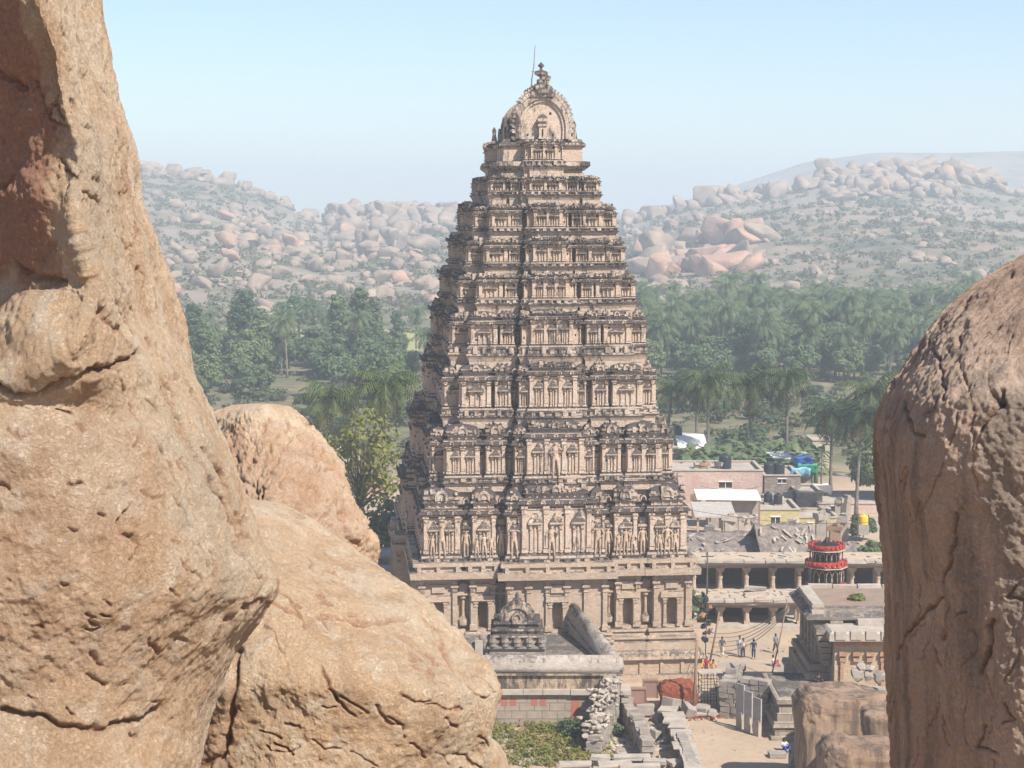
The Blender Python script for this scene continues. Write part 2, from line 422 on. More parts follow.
for k, (px, d, s, red) in enumerate(cand):
    x = (px-512)/F*d; z = float(hheight(np.array([px]), np.array([d]))[0])
    if z < 0: z = 0
    sc3 = (s*random.uniform(.8, 1.25), s*random.uniform(.8, 1.1), s*random.uniform(.65, 1.1))
    rz = random.uniform(0, 6.28)
    if nb < 290 and 120 < px < 1040:
        o = bpy.data.objects.new('boulder', (me_red if red else me_rock)[random.randrange(8)]); C.objects.link(o)
        o.location = (x, d, z+sc3[2]*.45); o.scale = sc3; o.rotation_euler = (random.uniform(-.5, .5), random.uniform(-.5, .5), rz)
        tag(o, 'reddish orange boulder among grey ones on the hazy hillside' if red else 'pale grey granite boulder lying on the hazy hillside', 'boulder', 'red boulders on the far hills' if red else 'grey boulders on the far hills'); nb += 1
    else:
        v, f = rock_lo[random.randrange(8)]; c, s_ = math.cos(rz), math.sin(rz)
        q = v*np.array(sc3); q = np.stack([q[:, 0]*c-q[:, 1]*s_+x, q[:, 0]*s_+q[:, 1]*c+d, q[:, 2]+z+sc3[2]*.35], -1)
        mv.append(q); mf.append(f+nv); nv += len(q)
o = npobj('scattered_rocks', np.concatenate(mv), np.concatenate(mf), M_hillrock); tag(o, 'small pale rocks strewn over the far hillsides', 'rocks', kind='stuff')

# ------------------------------------------------------------------ vegetation
def leafcloud(cent, rad, n, size, seed, squash=.8, shell=.55):
    r = np.random.default_rng(seed); cent = np.array(cent, float); rad = np.array(rad, float)
    w_ = rad**2/np.sum(rad**2); k = r.choice(len(cent), n, p=w_)
    d = r.normal(size=(n, 3)); d /= np.linalg.norm(d, axis=1)[:, None]
    rr = (shell+(1-shell)*r.random(n))*np.where(r.random(n) < .12, 1.18, 1)
    c = cent[k]+d*(rr*rad[k])[:, None]*np.array([1, 1, squash])
    a = r.normal(size=(n, 3)); a /= np.linalg.norm(a, axis=1)[:, None]
    nrm = d+r.normal(size=(n, 3))*.5+np.array([0, 0, .4]); a = np.cross(nrm, a); a /= np.linalg.norm(a, axis=1)[:, None]
    b = np.cross(nrm, a); b /= np.linalg.norm(b, axis=1)[:, None]
    s = size*(.6+.8*r.random(n))[:, None]
    v = np.stack([c-a*s, c-b*s*.55, c+a*s, c+b*s*.55], 1).reshape(-1, 3)
    return v, np.arange(4*n).reshape(-1, 4)
def make_tree(name, label, cat, h, spread, n, leaf, seed, mat, mbark=None, clumps=14, trunkfrac=.35, squash=.8, slim=False, group=None):
    r = random.Random(seed); t = empty(name); tag(t, label, cat, group)
    tb = MB(); top = h*trunkfrac; lean = r.uniform(-.06, .06)*h
    pts = [(0, 0, -.3), (lean*.3, 0, top*.5), (lean, 0, top)]
    tb.tube(pts, [h*.028, h*.022, h*.018], 7)
    cs = []; rs = []
    for k in range(clumps):
        a = k*2.399+r.uniform(-.4, .4); q = (k+.5)/clumps
        if slim: rad = spread*(1-q*.65)*r.uniform(.2, .8); zz = top*.7+(h-top*.7)*q
        else:
            zz = top+(h-top)*(.12+.8*q*r.uniform(.75, 1.05)); rad = spread*math.sqrt(max(.05, 1-(2*q-.75)**2*.8))*r.uniform(.45, .95)*.75
        c = (lean+rad*math.cos(a), rad*math.sin(a), zz); cs.append(c); rs.append(spread*(.42 if not slim else .5)*r.uniform(.6, 1.15)*(1-.4*q))
        m_ = (lean*.8+c[0]*.35, c[1]*.35, top+(zz-top)*.5)
        tb.tube([pts[2] if not slim else (lean, 0, min(zz, h*.9)*.8), m_ if not slim else (c[0]*.5, c[1]*.5, zz*.93), c], [h*.012, h*.008, h*.003], 5)
    if slim: tb.tube([pts[2], (lean*1.1, 0, h*.93)], [h*.016, h*.003], 6)
    tb.build('trunk', mbark or M_bark, t)
    v, f = leafcloud(cs, rs, n, leaf, seed, squash); npobj('crown', v, f, mat, t)
    return t
def make_palm(seed, h, nf=26, leaflets=15, fl=4.9, pm=None):
    r = random.Random(seed); t = empty('coconut_palm')
    tb = MB(); lean = r.uniform(-.12, .12)*h; pts = [(lean*(q**1.6), 0, -.3+(h+.3)*q) for q in np.linspace(0, 1, 7)]
    tb.tube(pts, [.34, .24, .21, .2, .19, .18, .2], 7); tb.build('trunk', M_palmbark, t)
    v = []; f = []; vd = []; fd = []
    def frond(az, el, L, droop, V, Fq):
        p = np.array([lean, 0, h]); az_ = az; e = el; pts = [p.copy()]; dirs = []
        n = leaflets
        for k in range(n):
            d = np.array([math.cos(az_)*math.cos(e), math.sin(az_)*math.cos(e), math.sin(e)]); dirs.append(d)
            p = p+d*L/n; e -= droop/n*(1+.8*k/n); pts.append(p.copy())
        for k in range(n):
            d = dirs[k]; s = np.cross(d, [0, 0, 1]); s /= np.linalg.norm(s)+1e-6; q = (k+.5)/n
            ll = L*.30*math.sin(math.pi*min(1, .12+q*.86))**.7
            for sg in (-1, 1):
                o_ = s*sg*.85+d*.45+np.array([0, 0, -.55-r.uniform(0, .5)]); o_ = o_/np.linalg.norm(o_)*ll*r.uniform(.8, 1.1)
                b0 = len(V); wv = d*L/n*.42
                V.extend([pts[k], pts[k]+wv*1.6, pts[k]+o_+wv*1.2, pts[k]+o_+wv*.6]); Fq.append((b0, b0+1, b0+2, b0+3))
            b0 = len(V); ww = s*.05; V.extend([pts[k]-ww, pts[k]+ww, pts[k+1]+ww, pts[k+1]-ww]); Fq.append((b0, b0+1, b0+2, b0+3))
    for k in range(nf):
        q = k/nf; frond(k*2.4+r.uniform(-.3, .3), R(72-105*q+r.uniform(-8, 8)), fl*r.uniform(.85, 1.1), R(75+20*q), v, f)
    for k in range(3): frond(r.uniform(0, 6.28), R(-45+r.uniform(-10, 10)), fl*.7, R(40), vd, fd)
    npobj('crown', np.array(v), np.array(f), pm or M_palm, t); npobj('dead_fronds', np.array(vd), np.array(fd), M_palmdry, t)
    nb_ = MB()
    for k in range(7):
        a = k*.9; c = (lean+.35*math.cos(a), .35*math.sin(a), h-.35-.15*(k % 2)); nb_.ngon(c[0], c[1], [(c[2]-.16, .03), (c[2]-.08, .13), (c[2]+.06, .14), (c[2]+.15, .04)], 6, 0, True)
    nb_.build('coconuts', M_leafd, t)
    return t
palms = [make_palm(s, h_) for s, h_ in ((1, 13.), (2, 11.5), (3, 14.5), (4, 10.))]
M_palmn = mat_leaf('near_palm_frond', (.015, .036, .012), (.085, .115, .03), 1.2, .15)  # darker copy of the palm green, without the haze lightening
npalms = [make_palm(s, h_, 28, 15, 5.0, M_palmn) for s, h_ in ((11, 13.), (12, 11.5), (13, 14.5), (14, 10.))]
first = {}
def place(proto, x, y, rz, s, label, group=None, cat=None):
    z = max(0, float(gheight(np.array([x]), np.array([y]))[0]))
    if proto.name not in first:
        first[proto.name] = 1; KIDS[proto.name] = children(proto); proto.location = (x, y, z); proto.rotation_euler = (0, 0, rz); proto.scale = s if isinstance(s, tuple) else (s,)*3; o = proto
    else: o = copy_tree(proto, (x, y, z), rz, s)
    o['label'] = label
    if cat: o['category'] = cat
    if group: o['group'] = group
    elif 'group' in o: del o['group']
    return o
# named village palms: px, top y, D
near_palms = [(709, 372, 262, 'tall coconut palm nearest the tower with a broad double crown above the white house'),
              (697, 374, 282, 'slim coconut palm with upright crown just behind the palm nearest the tower'),
              (667, 382, 285, 'short coconut palm half hidden behind the right edge of the tower'),
              (753, 373, 270, 'coconut palm with yellowish drooping fronds, second standing clear right of the tower'),
              (788, 370, 268, 'coconut palm with orange dead fronds hanging under its crown'),
              (832, 405, 250, 'small coconut palm leaning beside the cream house at right'),
              (858, 408, 228, 'wide shaggy coconut palm low beside the right foreground boulder'),
              (880, 382, 262, 'coconut palm just showing over the edge of the right boulder'),
              (386, 374, 238, 'bright coconut palm left of the tower above the yellow green tree'),
              (330, 388, 246, 'dull coconut palm rising behind the rounded middle boulder')]
for k, (px, ty, D, lab) in enumerate(near_palms):
    pr = npalms[k % 4]; hh = (13., 11.5, 14.5, 10.)[k % 4]+1.3
    zt = Z(ty, D); q = zt/hh; place(pr, X(px, D, ty), D, k*1.7, (max(q, 1.08), max(q, 1.08), q), lab, None, 'palm tree')
# grove beyond the village at right, seen over the roofs
gl = 'hazy coconut palm in the dense grove below the hills'
for k in range(190):
    D = 412+175*(k/190)+random.uniform(-8, 8); px = random.uniform(636, 985)
    place(palms[random.randrange(4)], X(px, D), D, random.uniform(0, 6.28), random.uniform(.85, 1.15), gl, 'coconut palms of the distant grove', 'palm tree')
for k in range(14):
    D = random.uniform(400, 520); px = random.uniform(150, 440)
    place(palms[random.randrange(4)], X(px, D), D, random.uniform(0, 6.28), random.uniform(.7, 1.0), 'hazy coconut palm among the broad trees left of the tower', 'coconut palms beyond the left boulders', 'palm tree')
broad = [make_tree('broadleaf_tree', 'x', 'tree', 11, 6.2, 4200, .42, 11, M_leaf, clumps=18),
         make_tree('broadleaf_tree', 'x', 'tree', 8.5, 5.5, 3600, .40, 12, M_leafd, clumps=16, trunkfrac=.25),
         make_tree('broadleaf_tree', 'x', 'tree', 14, 6.0, 4600, .42, 13, M_leaf, clumps=20, trunkfrac=.3)]
slim = [make_tree('feathery_tree', 'x', 'tree', 20, 5.0, 5200, .40, 21, M_leafd, clumps=26, trunkfrac=.28, slim=True),
        make_tree('feathery_tree', 'x', 'tree', 17, 4.4, 4200, .38, 22, M_leaf, clumps=22, trunkfrac=.3, slim=True)]
for k in range(120):
    D = 405+130*random.random()**1.2; px = random.uniform(632, 990)
    place(broad[random.randrange(3)], X(px, D), D, random.uniform(0, 6.28), random.uniform(.7, 1.05), 'hazy round crowned tree in the green belt right of the tower', 'broad trees of the right grove', 'tree')
for px, ty, D, sel in ((252, 292, 430, 0), (240, 300, 445, 1), (362, 290, 425, 0), (345, 296, 440, 1), (378, 298, 452, 0), (200, 305, 400, 0), (186, 318, 410, 1), (215, 330, 395, 1), (262, 310, 420, 1), (400, 312, 470, 1)):
    hh = (20, 17)[sel]; place(slim[sel], X(px, D), D, px*.1, Z(ty, D)/hh, 'tall feathery tree rising out of the hazy wood left of the tower', 'tall feathery trees left of the tower', 'tree')
place(broad[0], X(302, 540), 540, 0, (1.5, 1.5, 1.25), 'wide umbrella shaped tree standing behind the tall trees at left', None, 'tree')
for k in range(60):
    D = random.uniform(372, 470); px = random.uniform(150, 405)
    place(broad[random.randrange(3)], X(px, D), D, random.uniform(0, 6.28), random.uniform(.55, .95), 'hazy round crowned tree in the wood left of the tower', 'broad trees of the left wood', 'tree')
bushp = [make_tree('bush', 'x', 'bush', 2.6, 2.2, 900, .24, 61, M_scrub, clumps=9, trunkfrac=.12, squash=.6), make_tree('bush', 'x', 'bush', 3.4, 2.6, 1100, .26, 62, M_leafd, clumps=10, trunkfrac=.12, squash=.6)]
for k in range(120):
    D = random.uniform(285, 388); px = random.choice((random.uniform(200, 440), random.uniform(660, 900)))
    place(bushp[random.randrange(2)], X(px, D), D, random.uniform(0, 6.28), (random.uniform(.6, 1.5), random.uniform(.6, 1.4), random.uniform(.5, 1.1)), 'low bush on the dry ground between the village and the wood', 'bushes beyond the village', 'bush')
t = make_tree('airy_tree', 'airy yellow green tree with thin pale limbs beside the left edge of the tower', 'tree', 14.5, 6.3, 2300, .27, 31, M_leafy, clumps=26, trunkfrac=.32)
t.location = (X(370, 205), 205, 0); t.rotation_euler = (0, 0, .4); t.scale = (1.1, 1.1, 1.22)
t = make_tree('leaning_tree', 'dark green low tree leaning over the lane left of the tower', 'tree', 8, 4.2, 2600, .27, 32, M_leaf, clumps=14, trunkfrac=.4)
t.location = (X(388, 196), 196, 0); t.rotation_euler = (0, 0, 2.)
t = make_tree('dark_tree', 'dark dense tree squeezed between the tower corner and the pillared hall', 'tree', 5.2, 1.5, 1500, .2, 33, M_leafd, clumps=9, trunkfrac=.3)
t.location = (X(690, 166), 166, 0)
for k, (px, D, s, lab) in enumerate(((872, 196, .33, 'small green tree in the court beside the red temple car'), (862, 215, .38, 'round green tree between the cream house and the right boulder'), (875, 240, .8, 'dark leafy tree touching the right foreground boulder'), (905, 262, 1.05, 'tall bushy tree mostly hidden by the right boulder'))):
    place(broad[k % 2], X(px, D), D, k*1.3, s, lab, None, 'tree')
# banana plants behind the houses
def make_banana(seed):
    r = random.Random(seed); t = empty('banana_plant'); b = MB(); b.tube([(0, 0, -.1), (0, 0, 1.6)], [.16, .1], 6); b.build('stem', M_leaf, t)
    v = []; f = []
    for k in range(8):
        a = k*2.4; e = R(75-6*k); p = Vector((0, 0, 1.5)); L = 2.0; n = 6; b0 = len(v)
        for i in range(n+1):
            d = Vector((math.cos(a)*math.cos(e), math.sin(a)*math.cos(e), math.sin(e))); s = Vector((-math.sin(a), math.cos(a), 0))
            wd = .24*math.sin(math.pi*min(1, .08+i/n*.92))**.6; v += [p-s*wd-Vector((0, 0, wd*.3)), p, p+s*wd-Vector((0, 0, wd*.3))]; p = p+d*L/n; e -= R(19)
        for i in range(n):
            q = b0+i*3; f += [(q, q+1, q+4, q+3), (q+1, q+2, q+5, q+4)]
    npobj('leaves', np.array([tuple(x) for x in v]), np.array(f), M_leaf if seed % 2 else M_palm, t); return t
ban = [make_banana(1), make_banana(2)]
for k in range(85):
    D = random.uniform(250, 272); px = random.uniform(682, 815)
    place(ban[k % 2], X(px, D), D, random.uniform(0, 6.28), (q_ := random.uniform(1.2, 1.9), q_, q_*1.25), 'banana plant in the green row between the palms and the houses', 'banana plants behind the village roofs', 'plant')
for k, (px, py) in enumerate(((690, 468), (697, 467), (704, 465), (712, 464), (718, 462))):
    p = G(px, py+22); place(broad[1], p.x, 246, k, .42, 'dense green shrub behind the long pink house', 'shrubs behind the pink house', 'shrub')
# scrub over the hills and plain
r = np.random.default_rng(3); cs = []; rs = []
for _ in range(7500):
    px = r.uniform(-300, 1400); d = r.uniform(600, 1480); x = (px-512)/F*d; cs.append((x, d, float(hheight(np.array([px]), np.array([d]))[0])+.6)); rs.append(r.uniform(1.5, 5.0))
v, f = leafcloud(cs, rs, 150000, 1.1, 5, .55, .3); o = npobj('hill_scrub', v, f, M_scrub); tag(o, 'low grey green scrub between the boulders of the hills', 'scrub', kind='stuff')
cs = []; rs = []
for _ in range(1500):
    d = r.uniform(285, 620); px = r.uniform(100, 1050); cs.append(((px-512)/F*d, d, .3)); rs.append(r.uniform(.8, 2.4))
v, f = leafcloud(cs, rs, 60000, .45, 6, .5, .3); o = npobj('plain_scrub', v, f, M_scrub); tag(o, 'dry scrub covering the plain beyond the village', 'scrub', kind='stuff')
M_field = mat_simple('field_green', (.36, .34, .14), (.28, .28, .12), .05, .95, 0)
b = MB(); b.add([G(120, 352)+Vector((0, 0, .05)), G(440, 352)+Vector((0, 0, .05)), G(440, 330)+Vector((0, 0, .05)), G(120, 328)+Vector((0, 0, .05))], [(0, 1, 2, 3)])
o = b.build('field', M_field); tag(o, kind='structure')
# ------------------------------------------------------------------ figures (skinned bodies)
def skin(name, V, E, Rr, mat, sub=1):
    me = bpy.data.meshes.new(name); me.from_pydata(V, E, []); me.update()
    o = bpy.data.objects.new(name, me); C.objects.link(o)
    md = o.modifiers.new('skin', 'SKIN'); md.use_smooth_shade = True
    for i, d in enumerate(me.skin_vertices[0].data):
        d.radius = (Rr[i], Rr[i]) if not isinstance(Rr[i], tuple) else Rr[i]; d.use_root = (i == 0)
    s_ = o.modifiers.new('sub', 'SUBSURF'); s_.levels = sub; s_.render_levels = sub
    dg = bpy.context.evaluated_depsgraph_get(); dg.update()
    m2 = bpy.data.meshes.new_from_object(o.evaluated_get(dg)); m2.name = name
    bpy.data.objects.remove(o); m2.materials.clear(); m2.materials.append(mat); return m2
POSE = {   # joints: hand / elbow / knee / foot offsets, figure faces -Y
 'stand': dict(hip=.93, kn=[(.10, -.02, .50), (-.10, -.01, .50)], an=[(.11, .02, .08), (-.11, .02, .08)], el=[(.25, .03, 1.14), (-.25, .03, 1.14)], wr=[(.27, -.08, .90), (-.26, -.05, .90)]),
 'walk': dict(hip=.92, kn=[(.10, -.16, .50), (-.10, .06, .50)], an=[(.10, -.24, .08), (-.10, .32, .13)], el=[(.25, .12, 1.15), (-.25, -.10, 1.15)], wr=[(.25, .02, .92), (-.24, -.28, .98)]),
 'gesture': dict(hip=.93, kn=[(.13, -.06, .50), (-.09, 0, .50)], an=[(.16, -.02, .08), (-.10, .02, .08)], el=[(.33, -.05, 1.22), (-.30, -.02, 1.17)], wr=[(.33, -.22, 1.44), (-.16, -.20, 1.10)]),
 'sit': dict(hip=.16, kn=[(.20, -.36, .46), (-.20, -.36, .46)], an=[(.16, -.52, .08), (-.16, -.52, .08)], el=[(.29, -.10, .42), (-.29, -.10, .42)], wr=[(.17, -.33, .47), (-.17, -.33, .47)])}
M_skin = mat_simple('skin', (.22, .12, .07), bmp=0, rough=.6)
M_hair = mat_simple('hair', (.02, .016, .014), bmp=0)
def bodydata(pose):
    q = POSE[pose]; h = q['hip']; d = h-.93
    up = lambda z: z+d
    V = [(0, 0, h), (0, .01, up(1.10)), (0, .01, up(1.30)), (0, .01, up(1.43)), (0, 0, up(1.52)), (0, -.02, up(1.60)), (0, -.015, up(1.68)), (0, -.115, up(1.60))]
    E = [(0, 1), (1, 2), (2, 3), (3, 4), (4, 5), (5, 6), (5, 7)]; Rr = [(.15, .11), (.135, .10), (.155, .11), (.10, .08), .055, .085, .075, .018]
    for s, sg in enumerate((1, -1)):
        n = len(V); sh = (sg*.18, .01, up(1.40)); el, wr = q['el'][s], q['wr'][s]
        V += [sh, el, wr]; E += [(3, n), (n, n+1), (n+1, n+2)]; Rr += [.062, .045, .03]
        a = Vector(wr)-Vector(el); a.normalize(); side = a.cross(Vector((sg, 0, 0))).normalized()
        pal = Vector(wr)+a*.06; V.append(tuple(pal)); E.append((n+2, n+3)); Rr.append((.036, .020))
        for k in range(4):
            b0 = pal+side*(.027-.018*k)+a*.03; L = (.065, .078, .072, .055)[k]; m_ = len(V)
            V += [tuple(b0), tuple(b0+a*L*.55+Vector((0, -.012, 0))), tuple(b0+a*L*.9+Vector((0, -.03, 0)))]
            E += [(n+3, m_), (m_, m_+1), (m_+1, m_+2)]; Rr += [.009, .0085, .007]
        m_ = len(V); V += [tuple(Vector(wr)+a*.03+side*.035), tuple(Vector(wr)+a*.07+side*.062)]; E += [(n+3, m_), (m_, m_+1)]; Rr += [.010, .008]
        n = len(V); hp_ = (sg*.09, 0, h-.06); V += [hp_, q['kn'][s], q['an'][s], (q['an'][s][0]*1.1, q['an'][s][1]-.16, max(.035, q['an'][s][2]-.05))]
        E += [(0, n), (n, n+1), (n+1, n+2), (n+2, n+3)]; Rr += [.09, .06, .042, .038]
    return V, E, Rr
body_cache = {}
def bodymesh(pose, mat):
    if (pose, mat.name) not in body_cache:
        body_cache[(pose, mat.name)] = skin('body', *bodydata(pose), mat, 1)
    return body_cache[(pose, mat.name)]
def garment(pose, kind, mat):
    q = POSE[pose]; h = q['hip']; d = h-.93; up = lambda z: z+d
    if kind == 'shirt':
        V = [(0, 0, up(.95)), (0, .01, up(1.12)), (0, .01, up(1.30)), (0, .01, up(1.42))]; E = [(0, 1), (1, 2), (2, 3)]; Rr = [(.175, .135), (.16, .125), (.178, .135), (.12, .10)]
        for s, sg in enumerate((1, -1)):
            n = len(V); sh = Vector((sg*.18, .01, up(1.40))); el = Vector(q['el'][s]); V += [tuple(sh), tuple(sh.lerp(el, .75))]; E += [(3, n), (n, n+1)]; Rr += [.082, .066]
    else:
        V = [(0, 0, h+.06), (0, 0, h-.02)]; E = [(0, 1)]; Rr = [(.165, .125), (.165, .13)]
        for s, sg in enumerate((1, -1)):
            n = len(V); V += [(sg*.095, 0, h-.09), q['kn'][s], q['an'][s]]; E += [(1, n), (n, n+1), (n+1, n+2)]; Rr += [.108, .082, .066]
    return skin(kind, V, E, Rr, mat, 1)
cloth = {}
def cmat(c):
    if c not in cloth: cloth[c] = mat_simple('cloth', c, tuple(x*.75 for x in c), 9, .9, .2, .01)
    return cloth[c]
def person(label, loc, rz, pose, shirt, trousers, cat='person', group=None, s=1.0):
    t = empty('person', loc, rz); t.scale = (s,)*3; tag(t, label, cat, group)
    link(bpy.data.objects.new('body', bodymesh(pose, M_skin)), t)
    link(bpy.data.objects.new('shirt', garment(pose, 'shirt', cmat(shirt))), t)
    link(bpy.data.objects.new('trousers', garment(pose, 'trousers', cmat(trousers))), t)
    hz_ = POSE[pose]['hip']-.93+1.66
    b = MB(); b.ngon(0, .012, [(hz_-.11, .075), (hz_-.04, .098), (hz_+.04, .096), (hz_+.09, .06), (hz_+.11, .02)], 10, 0, True); b.build('hair', M_hair, t); return t

# ------------------------------------------------------------------ the gateway tower
TH = R(5.7); TC = Vector((1.86, 168.5, 0))
L_of = lambda w_: 17.5-(11.15-w_)*1.25
def solve_w(px, py):
    w_ = 8.
    for _ in range(25):
        l = L_of(w_); D = TC.y+w_*math.sin(TH)-l*math.cos(TH); x = P(px, py, D).x
        w_ = (x-TC.x-l*math.sin(TH))/math.cos(TH)
    return w_
def zf(py, w_, out=0): return Z(py, TC.y-L_of(w_)*math.cos(TH)-out)
tower = empty('gateway_tower', TC, TH)
tag(tower, 'towering nine storey tan temple gateway of carved tiers with black weathered ledges', 'temple tower')
FACE = {'S': Matrix(), 'E': Matrix.Rotation(R(90), 4, 'Z'), 'N': Matrix.Rotation(R(180), 4, 'Z'), 'W': Matrix.Rotation(R(-90), 4, 'Z')}
TM = [M_plaster, M_ledge, M_dark, M_plaster_up]
rt = random.Random(5)
def arch(n=12, r=1., h=1.25, over=25):
    """horseshoe polyline (x,z)"""
    a = [R(-over)+R(180+2*over)*i/n for i in range(n+1)]
    return [(r*math.cos(x), h*r*math.sin(x)) for x in a]
def horseshoe(mb, u, y, z, r, th=.12):
    o = arch(8, r); i = arch(8, r*.6); mb.strip([(u+a, z+b_) for a, b_ in o], [(u+a, z+b_) for a, b_ in i], y-th, y+.05)
    mb.prism([(u+a*.62, z+b_*.62) for a, b_ in arch(7, r)], y-th*.35, y+.04)
    mb.prism([(u-r*.14, z+r*1.15), (u+r*.14, z+r*1.15), (u, z+r*1.65)], y-th, y+.02)
def pilaster(mb, u, y, z0, z1, wd, pr=.12):
    h = z1-z0
    mb.loft(u-wd/2, u+wd/2, y-pr, y+.02, [(z0, .05), (z0+.08*h, .05), (z0+.1*h, 0), (z1-.2*h, 0), (z1-.17*h, .06), (z1-.13*h, .02), (z1-.1*h, .02), (z1-.06*h, wd*.32), (z1, wd*.32)], back=True)
def niche(mb, u, y, z0, z1, wd, k=1):
    h = z1-z0
    for sg in (-1, 1): pilaster(mb, u+sg*wd*.42, y, z0, z0+h*.70, wd*.17, .14)
    mb.loft(u-wd*.56, u+wd*.56, y-.2, y+.02, [(z0+h*.70, 0), (z0+h*.72, .12), (z0+h*.77, .14), (z0+h*.84, .02), (z0+h*.86, -.05)], back=True)
    if k: 
        mb.loft(u-wd*.3, u+wd*.3, y-.14, y+.02, [(z0+h*.86, 0), (z0+h*.9, .05), (z0+h*.95, -.02), (z0+h, -wd*.12)], back=True)
    mb.box(u-wd*.07, u+wd*.07, y-.1, y+.02, z0+h*.02, z0+h*.66)
def hole_shade(mb, u, y, z, s=.1):
    c = mb.cur; mb.cur = 2; mb.box(u-s, u+s, y-.012, y+.05, z-s, z+s); mb.cur = c  # slightly raised dark box, painting the shade of a small wall opening
def eaveprof(z, s, e): return [(z, .06), (z+.03, .28*s+.08), (z+.16*e, .36*s+.06), (z+.45*e, .30*s+.04), (z+.62*e, .13*s), (z+.66*e, .22*s), (z+.85*e, .22*s), (z+e, .10*s)]
def column_bay(mb, u0, u1, yo, dep, zs, s, kind, sides=(0, 0), wallmat=0, npil=2, hd=True, deep=True):
    """one vertical bay of a storey in the S-face frame. zs = (frieze0, ledge0, wall0, eave0, head1)"""
    zf0, zl0, zb, ze, zh = zs; y0 = -yo; y1 = -yo+dep; wd = u1-u0; h = ze-zb; e = min(.5*s, (zh-ze)*.34)
    mb.cur = wallmat
    if zl0 > zf0: mb.loft(u0+.06, u1-.06, y0+.06, y1, [(zf0-.3, .12), (zf0+(zl0-zf0)*.4, .14), (zl0-(zl0-zf0)*.2, .26), (zl0, .36)], back=True)
    # dentil row under the ledge
    mb.cur = wallmat
    n = max(2, int(wd/.42)) 
    if zl0 > zf0:
        for k in range(n): mb.box(u0+wd*(k+.2)/n, u0+wd*(k+.62)/n, y0-.2, y0+.1, zl0-.16*s, zl0-.02)
    mb.cur = 1; hl = zb-zl0
    mb.loft(u0, u1, y0, y1, [(zl0, .26), (zl0+.12*hl, .36), (zl0+.3*hl, .34), (zl0+.36*hl, .20), (zl0+.72*hl, .20), (zl0+.78*hl, .30), (zb, .26)], back=True)
    n = max(2, int(wd/(.75*s)))
    for k in range(n):
        c = u0+wd*(k+.5)/n; q = rt.uniform(.16, .27)*s
        if rt.random() < .9: mb.box(c-q, c+q, y0-.36-rt.uniform(0, .1), y0-.1, zl0+.3*hl, zl0+hl*rt.uniform(.75, 1.08))
        if rt.random() < .3: hole_shade(mb, c+.3, y0-.23, zl0+.55*hl, .09)
    mb.cur = wallmat
    mb.loft(u0, u1, y0, y1, [(zb, .14), (zb+.05*h, .14), (zb+.07*h, .04), (zb+.09*h, .09), (zb+.11*h, 0), (ze-.12*h, 0), (ze-.1*h, .07), (ze-.07*h, .07), (ze-.05*h, 0), (ze, .02)], back=True)
    pw = min(.34*s, wd*.14)
    us = [u0+pw*.7+(wd-1.4*pw)*k/(npil-1) for k in range(npil)]
    for u in us: pilaster(mb, u, y0, zb+.11*h, ze-.02*h, pw, .15)
    for sgn, on in ((-1, sides[0]), (1, sides[1])):
        if on:   # same dressing on the flank that shows
            MM = mb.M; xx = u0 if sgn < 0 else u1
            mb.M = MM @ Matrix.Translation((xx, 0, 0)) @ Matrix.Rotation(R(90*sgn), 4, 'Z')
            for f_ in (.12, .88):
                yy = y0+(y1-y0)*f_; pilaster(mb, yy*sgn, 0, zb+.11*h, ze-.02*h, pw, .15)
            niche(mb, (y0+y1)/2*sgn, 0, zb+.11*h, ze-.18*h, min(1.3*s, dep*.5))
            mb.M = MM
    for a, b_ in zip(us[:-1], us[1:]):
        g_ = b_-a-pw*1.3
        if g_ > .45: niche(mb, (a+b_)/2, y0, zb+.11*h, ze-.16*h, min(g_*.62, 1.15*s))
        if rt.random() < .5: hole_shade(mb, a+pw*1.1, y0, zb+rt.uniform(.3, .9)*h, .09)
        if rt.random() < .5: hole_shade(mb, b_-pw*1.1, y0, ze-.2*h, .09)
    for k in range(max(2, int(wd/.4))):
        c = u0+wd*(k+.5)/max(2, int(wd/.4)); mb.box(c-.07, c+.07, y0-.22*s, y0+.05, ze-.11, ze+.02)
    mb.cur = 1
    mb.loft(u0, u1, y0, y1, eaveprof(ze, s, e), back=True)
    n = max(1, int(round(wd/(1.1*s))))
    for k in range(n): horseshoe(mb, u0+wd*(k+.5)/n, y0-.40*s, ze+.30*e, .20*s, .1)
    if not hd: return
    zt = ze+e; H = zh-zt; ins = wd*.07; hf = min(wd, dep)/2
    x0, x1, a0, a1 = u0+ins, u1-ins, y0+ins, min(y1, y0+max(wd, 1.4*s))
    mb.cur = wallmat; mb.loft(x0, x1, a0, a1, [(zt-.02, 0), (zt+.24*H, 0)], back=True)
    for k in range(max(2, int((x1-x0)/.6))): 
        c = x0+(x1-x0)*(k+.5)/max(2, int((x1-x0)/.6)); mb.box(c-.09, c+.09, a0-.08, a0+.05, zt, zt+.24*H)
    mb.cur = 1
    if kind == 'kuta':
        pr = [(zt+.24*H, .1), (zt+.27*H, .26), (zt+.36*H, .22), (zt+.40*H, .06), (zt+.46*H, .16), (zt+.60*H, .2), (zt+.76*H, .06), (zt+.90*H, -.35*hf), (zt+.96*H, -.62*hf)]
    else:
        pr = [(zt+.24*H, .1), (zt+.27*H, .26), (zt+.36*H, .22), (zt+.40*H, .04), (zt+.5*H, .14), (zt+.68*H, .12), (zt+.84*H, -.18*hf), (zt+.92*H, -.5*hf)]
    mb.loft(x0, x1, a0, a1, pr, back=True)
    horseshoe(mb, (x0+x1)/2, a0-.2, zt+.52*H, min(.34*H, (x1-x0)*.3), .16)
    if kind == 'shala' and wd > 3:
        for q in (.2, .8): horseshoe(mb, x0+(x1-x0)*q, a0-.18, zt+.5*H, .22*H, .12)
